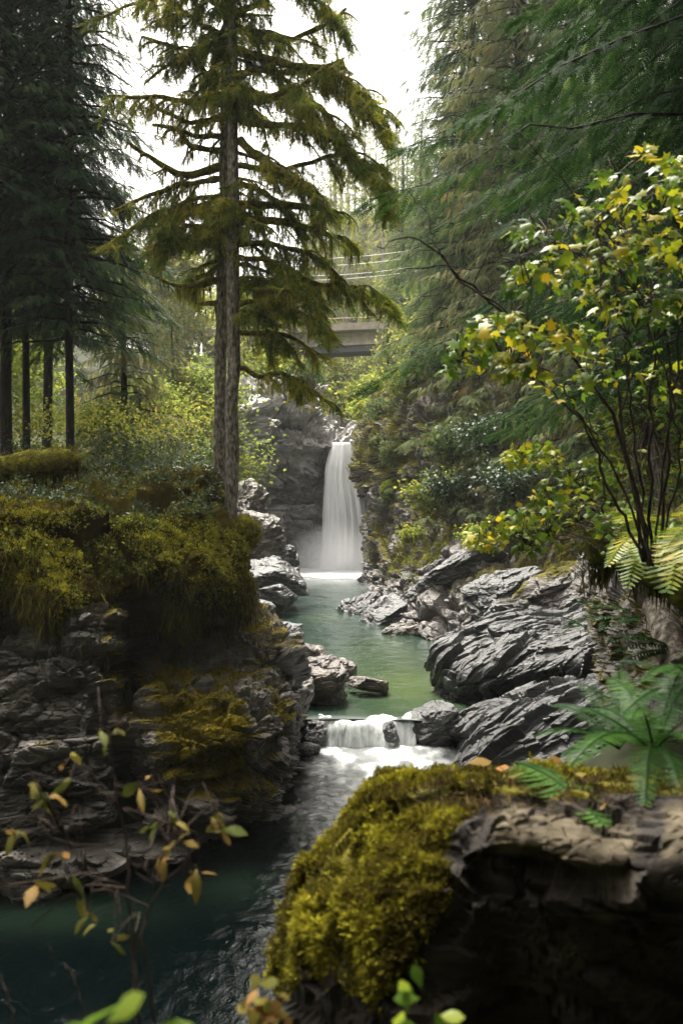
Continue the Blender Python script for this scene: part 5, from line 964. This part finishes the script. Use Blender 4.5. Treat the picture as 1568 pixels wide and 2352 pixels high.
def leaf_shrub(name, label, base, stems, clusters, leafsize, seed, fol, tpl, cat="shrub", twigs=True, r0=.018):
    rs = np.random.RandomState(seed); root = thing(name, label, cat, base); K = Acc(); allp = []; k0 = 0
    for pl, Ya, Yb, r in stems:
        A = Acc(); pts = cr(np.array(stem_pts(pl, Ya, Yb)), 26); pts[1:-1] += rs.normal(size=(24, 3)) * .012 * min(1, r0 / .018); A.tube(pts, np.linspace(r, r * .25, 26) * .72, 6, lump=.1, rs=rs); allp.append(pts); obj("stem", A.mesh("stem", [M['twig']], True, base), root)
    AP = np.vstack([q[6:] for q in allp]); W = Acc()
    for (n, cx, cy_, rx, ry, Y, dY, tint) in clusters:
        p = leaves(K, n, cx, cy_, rx, ry, Y, dY, leafsize, rs, tint, tpl)
        if twigs:
            for q in p[rs.choice(n, min(n, max(3, n // 4)), False)]:
                j = np.argmin(((AP - q) ** 2).sum(1) + rs.uniform(0, .1, len(AP))); m_ = (AP[j] + q) / 2 + rs.normal(size=3) * .05 + [0, 0, .05]; W.tube(cr([AP[j], m_, q], 6), np.linspace(r0 * .33, r0 * .11, 6), 3, cap=False)
    if twigs:
        for v_, (f_, m_), t_ in zip(W.v, W.f, W.t): K.v.append(v_); K.t.append(t_); K.f.append((f_ + K.n, 1))
        K.n += W.n
    obj("foliage", K.mesh("foliage", [M[fol], M['twig']], True, base), root)
    return root
B0 = P(1480, 1330, 7.4)
big_stems = [([(1490,1300),(1440,1050),(1370,900),(1290,780),(1190,740),(1060,640),(965,552),(915,548),(865,566)], 7.2, 6.2, .022), ([(1190,740),(1060,640),(1000,560),(985,500),(915,400)], 6.4, 6.2, .010), ([(1490,1300),(1450,1100),(1420,900),(1390,700),(1370,540),(1300,420),(1180,300)], 7.2, 7.0, .020), ([(1500,1300),(1490,1050),(1500,800),(1480,600),(1500,420)], 7.2, 6.6, .020), ([(1510,1300),(1540,1000),(1560,700),(1590,450)], 7.0, 6.4, .020),
 ([(1480,1290),(1400,1130),(1330,950),(1260,860),(1160,830)], 7.2, 6.5, .018), ([(1475,1290),(1420,1100),(1300,930),(1230,870),(1110,800),(1040,830)], 7.2, 6.4, .014), ([(1500,1290),(1520,1100),(1530,880),(1420,600),(1340,480)], 7.0, 6.0, .014), ([(1490,1280),(1470,1100),(1450,940),(1440,760),(1520,620),(1580,560)], 7.0, 6.3, .014), ([(1500,1280),(1560,1080),(1540,900),(1500,700),(1300,560),(1180,600)], 7.0, 6.0, .012), ([(1385,1180),(1380,1060),(1350,960),(1320,880)], 7.6, 7.2, .012), ([(1495,1280),(1430,1000),(1445,800),(1395,600),(1430,430),(1480,340)], 7.1, 6.6, .013)]
CL = [(46,1480,480,110,60,6.4,.5,(.2,.75)),(34,1550,410,50,55,6.2,.5,(.1,.65)),(44,1390,570,110,55,6.3,.5,(.2,.75)),(38,1300,640,110,55,6.3,.5,(.3,.8)),(24,1220,530,65,35,6.3,.3,(.05,.45)),(40,1500,580,80,55,6.2,.5,(.2,.8)),(34,1450,690,110,50,6.5,.5,(.25,.8)),(18,1200,640,45,50,6.3,.3,(.1,.6)),(30,1150,745,75,32,6.3,.3,(.4,.85)),(22,1085,800,48,45,6.3,.3,(.35,.75)),(26,1165,835,70,32,6.4,.3,(.4,.8)),(26,1265,770,75,45,6.4,.3,(.4,.85)),(14,1340,780,55,40,6.6,.3,(.4,.8)),(22,1530,700,45,65,6.3,.4,(.2,.7)),(7,1480,345,22,20,6.5,.1,(.6,.8)),(8,1035,830,14,28,6.3,.1,(.3,.6)),(14,1400,405,45,20,6.5,.3,(.1,.6)),(22,1390,830,80,60,6.8,.4,(.4,.85)),(12,1500,860,60,70,6.8,.4,(.4,.8)),(10,1290,880,70,40,6.8,.3,(.5,.8)),(14,1330,480,50,30,6.4,.3,(.1,.6))]
leaf_shrub("maple_shrub", "large autumn shrub with yellow and green leaves on thin dark stems at the right", B0, big_stems, [(int(c[0] * 2.2),) + c[1:7] + ((c[7][0] - .08, c[7][1] - .05),) for c in CL], .092, 201, 'leaf', LEAF5)
leaf_shrub("maple_shrub", "low leafy branches with small yellow green leaves reaching over the right rocks", P(1430, 1250, 9.5), [([(1430,1250),(1330,1150),(1230,1180),(1110,1235)], 9.3, 9.0, .014), ([(1420,1240),(1320,1100),(1260,1060),(1190,1040)], 9.3, 9.2, .012), ([(1430,1250),(1330,1200),(1250,1230),(1190,1265)], 9.2, 8.8, .010)],
 [(110,1235,1045,60,30,9.2,.3,(.3,.75)),(90,1120,1235,50,26,9.0,.3,(.4,.8)),(120,1180,1205,70,38,9.0,.3,(.35,.75)),(120,1255,1180,80,40,9.0,.4,(.25,.7)),(120,1305,1130,85,40,9.2,.4,(.2,.65)),(100,1360,1090,60,40,9.3,.4,(.15,.6)),(60,1390,1190,50,40,8.6,.3,(.1,.5)),(50,1430,1260,45,40,8.4,.3,(.15,.5)),(70,1230,1240,50,30,8.9,.3,(.1,.5)),(60,1180,1050,25,20,9.2,.2,(.35,.7))], .085, 202, 'leaf', LEAF3)
leaf_shrub("thicket", "green and yellow thicket in shade behind the thin stems at the right edge", P(1520, 1250, 11), [([(1520,1250),(1500,1050),(1480,900)], 11, 10.5, .015), ([(1540,1250),(1560,1050),(1570,880)], 11, 10.5, .015)],
 [(260,1470,960,80,70,10.6,.6,(.15,.65)),(260,1550,1000,60,90,10.2,.6,(.1,.6)),(280,1480,1090,90,60,10,.6,(.1,.6)),(240,1560,1130,50,70,9.6,.6,(.15,.6)),(200,1400,1090,60,60,10.6,.5,(.2,.65)),(200,1530,880,60,60,11,.6,(.2,.7)),(160,1400,980,60,60,11,.5,(.1,.6)),(120,1460,1180,60,50,9,.4,(.2,.55)),(90,1540,1230,50,50,8,.4,(.2,.6))], .10, 203, 'leaf', LEAF1)
# ------------------------------------------------------------------ withered sapling and leaves at the near left
sap = [([(352,2480),(345,2250),(330,2080),(305,1880),(275,1700),(262,1620)], 2.7, 2.9, .008), ([(640,2380),(625,2240),(615,2150),(660,2040),(720,1960),(790,1900)], 2.6, 2.7, .006), ([(338,2200),(300,2080),(200,1960),(150,1900)], 2.75, 2.8, .004), ([(340,2200),(380,2080),(400,1980),(450,1900)], 2.75, 2.7, .004), ([(60,2460),(40,2330),(0,2240)], 2.3, 2.3, .005), ([(240,2400),(190,2250),(130,2180),(60,2090)], 2.5, 2.6, .003), ([(640,2000),(560,1930),(440,1900),(420,1890)], 2.65, 2.7, .003)]
sap = [([(x * .94 - 10, y) for x, y in q[0]], *q[1:]) for q in sap]
sap[1] = ([(360,2480),(345,2290),(330,2140),(370,2040),(440,1960),(500,1890)], 2.6, 2.7, .006); sap[6] = ([(375,2030),(320,1990),(280,1960)], 2.65, 2.7, .003)
dry = [(165,1765,26,50,.11),(255,1680,34,16,.08),(60,1800,50,8,.07),(120,1840,20,12,.05),(375,1890,10,40,.08),(495,1870,40,25,.12),(520,1900,20,25,.08),(430,1930,20,20,.07),(480,2000,22,18,.09),(395,1960,16,10,.06),(225,2110,36,24,.12),(265,2150,20,24,.09),(80,2030,22,14,.07),(140,1965,20,16,.06),(350,1800,40,20,.08),(35,1905,25,8,.07),(200,2060,30,14,.07),(420,1880,18,14,.07)]
leaf_shrub("withered_sapling", "thin sapling with withered brown and yellow leaves standing at the near left", P(320, 2470, 2.7), sap, [(4, x * .96, y, rx * .7, ry * .7, 2.72, .06, (.0, .75)) for x, y, rx, ry, s in dry], .06, 211, 'dry', leaf_tpl(1, .6), "sapling", True, .008)
def near_sprig(name, label, base, tipsl, leaf, n, fol, seed, tint, tpl=LEAF1):
    rs = np.random.RandomState(seed); base = np.array(base); root = thing(name, label, "plant", base); K = Acc(); A = Acc()
    for tip in tipsl:
        tip = np.array(tip); pts = cr([base, (base + tip) / 2 + rs.normal(size=3) * .02, tip], 8); A.tube(pts, np.linspace(.004, .0015, 8), 5)
        p = np.vstack([tip, pts[rs.randint(4, 8, n - 1)] + rs.normal(size=(n - 1, 3)) * leaf * .4]) if n > 1 else tip[None]
        K.inst(tpl[0], tpl[1], p, basis(rs.normal(size=(n, 3)) * [1, .5, .6] + [0, 0, .2], np.array([0, -.7, .6]) + rs.normal(size=(n, 3)) * .3), leaf * rs.uniform(.7, 1.2, n), 0, rs.uniform(*tint, n))
    obj("stem", A.mesh("stem", [M['twig']], True, base), root); obj("foliage", K.mesh("foliage", [M[fol]], True, base), root)
near_sprig("leafy_sprig", "bright green leaves poking up at the bottom edge on the left", P(230, 2700, 1.25), [P(150, 2385, 1.25), P(245, 2350, 1.2), P(310, 2385, 1.3)], .085, 2, 'leaf', 5, (.35, .5))
near_sprig("leafy_sprig", "small yellow green sprig at the bottom edge before the boulder", P(955, 2600, 1.9), [P(935, 2330, 1.9), P(1000, 2320, 1.9), P(968, 2270, 1.9), P(900, 2345, 1.85)], .055, 4, 'leaf', 6, (.1, .5))
near_sprig("seed_head", "brown and yellow withered plant at the bottom edge below the boulder's mossy side", P(600, 2600, 2.1), [P(595, 2260, 2.1), P(630, 2300, 2.1), P(570, 2310, 2.1), P(650, 2340, 2.1), P(600, 2330, 2.05)], .05, 9, 'dry', 7, (.2, .9))

# ------------------------------------------------------------------ air and mist
def volume_box(name, x0, x1, y0, y1, z0, z1, dens, col, label, aniso=.2):
    a = Acc(); box(a, ((x0 + x1) / 2, (y0 + y1) / 2, (z0 + z1) / 2), ((x1 - x0) / 2, (y1 - y0) / 2, (z1 - z0) / 2)); m = bpy.data.materials.new(name); m.use_nodes = True; N, L = m.node_tree.nodes, m.node_tree.links
    N.remove(N["Principled BSDF"]); v = N.new("ShaderNodeVolumePrincipled"); v.inputs["Density"].default_value = dens; v.inputs["Color"].default_value = (*col, 1); v.inputs["Anisotropy"].default_value = aniso; L.new(v.outputs[0], N["Material Output"].inputs["Volume"])
    return obj(name, a.mesh(name, [m]), kind="stuff", label=label, cat="haze")
volume_box("haze", -155, 155, -35, 290, -4, 112, .0002, (.93, .95, .97), "thin pale haze filling the gorge")
def mist():
    V, f = ICO[4]; V = V * [4.6, 3.6, 3.6]; c = P(770, 1292, 84.2); a = Acc(); a.add(V, f); m = bpy.data.materials.new("mist"); m.use_nodes = True; N, L = m.node_tree.nodes, m.node_tree.links; N.remove(N["Principled BSDF"])
    v = N.new("ShaderNodeVolumePrincipled"); tc = N.new("ShaderNodeTexCoord"); mp = N.new("ShaderNodeMapping"); mp.inputs["Scale"].default_value = (1 / 4.6, 1 / 3.6, 1 / 3.6); L.new(tc.outputs["Object"], mp.inputs[0])
    ln = N.new("ShaderNodeVectorMath"); ln.operation = 'LENGTH'; L.new(mp.outputs[0], ln.inputs[0]); mr = N.new("ShaderNodeMapRange"); L.new(ln.outputs["Value"], mr.inputs[0]); mr.inputs[1].default_value = 1; mr.inputs[2].default_value = .1; mr.inputs[3].default_value = 0; mr.inputs[4].default_value = .85
    n = N.new("ShaderNodeTexNoise"); n.inputs["Scale"].default_value = .6; n.inputs["Detail"].default_value = 2; L.new(tc.outputs["Object"], n.inputs["Vector"]); mu = N.new("ShaderNodeMath"); mu.operation = 'MULTIPLY'; L.new(mr.outputs[0], mu.inputs[0]); L.new(n.outputs["Fac"], mu.inputs[1])
    L.new(mu.outputs[0], v.inputs["Density"]); v.inputs["Color"].default_value = (.97, .97, .98, 1); L.new(v.outputs[0], N["Material Output"].inputs["Volume"]); obj("mist", a.mesh("mist", [m], True), None, c, "white spray at the foot of the tall waterfall", "mist", kind="stuff")
mist()
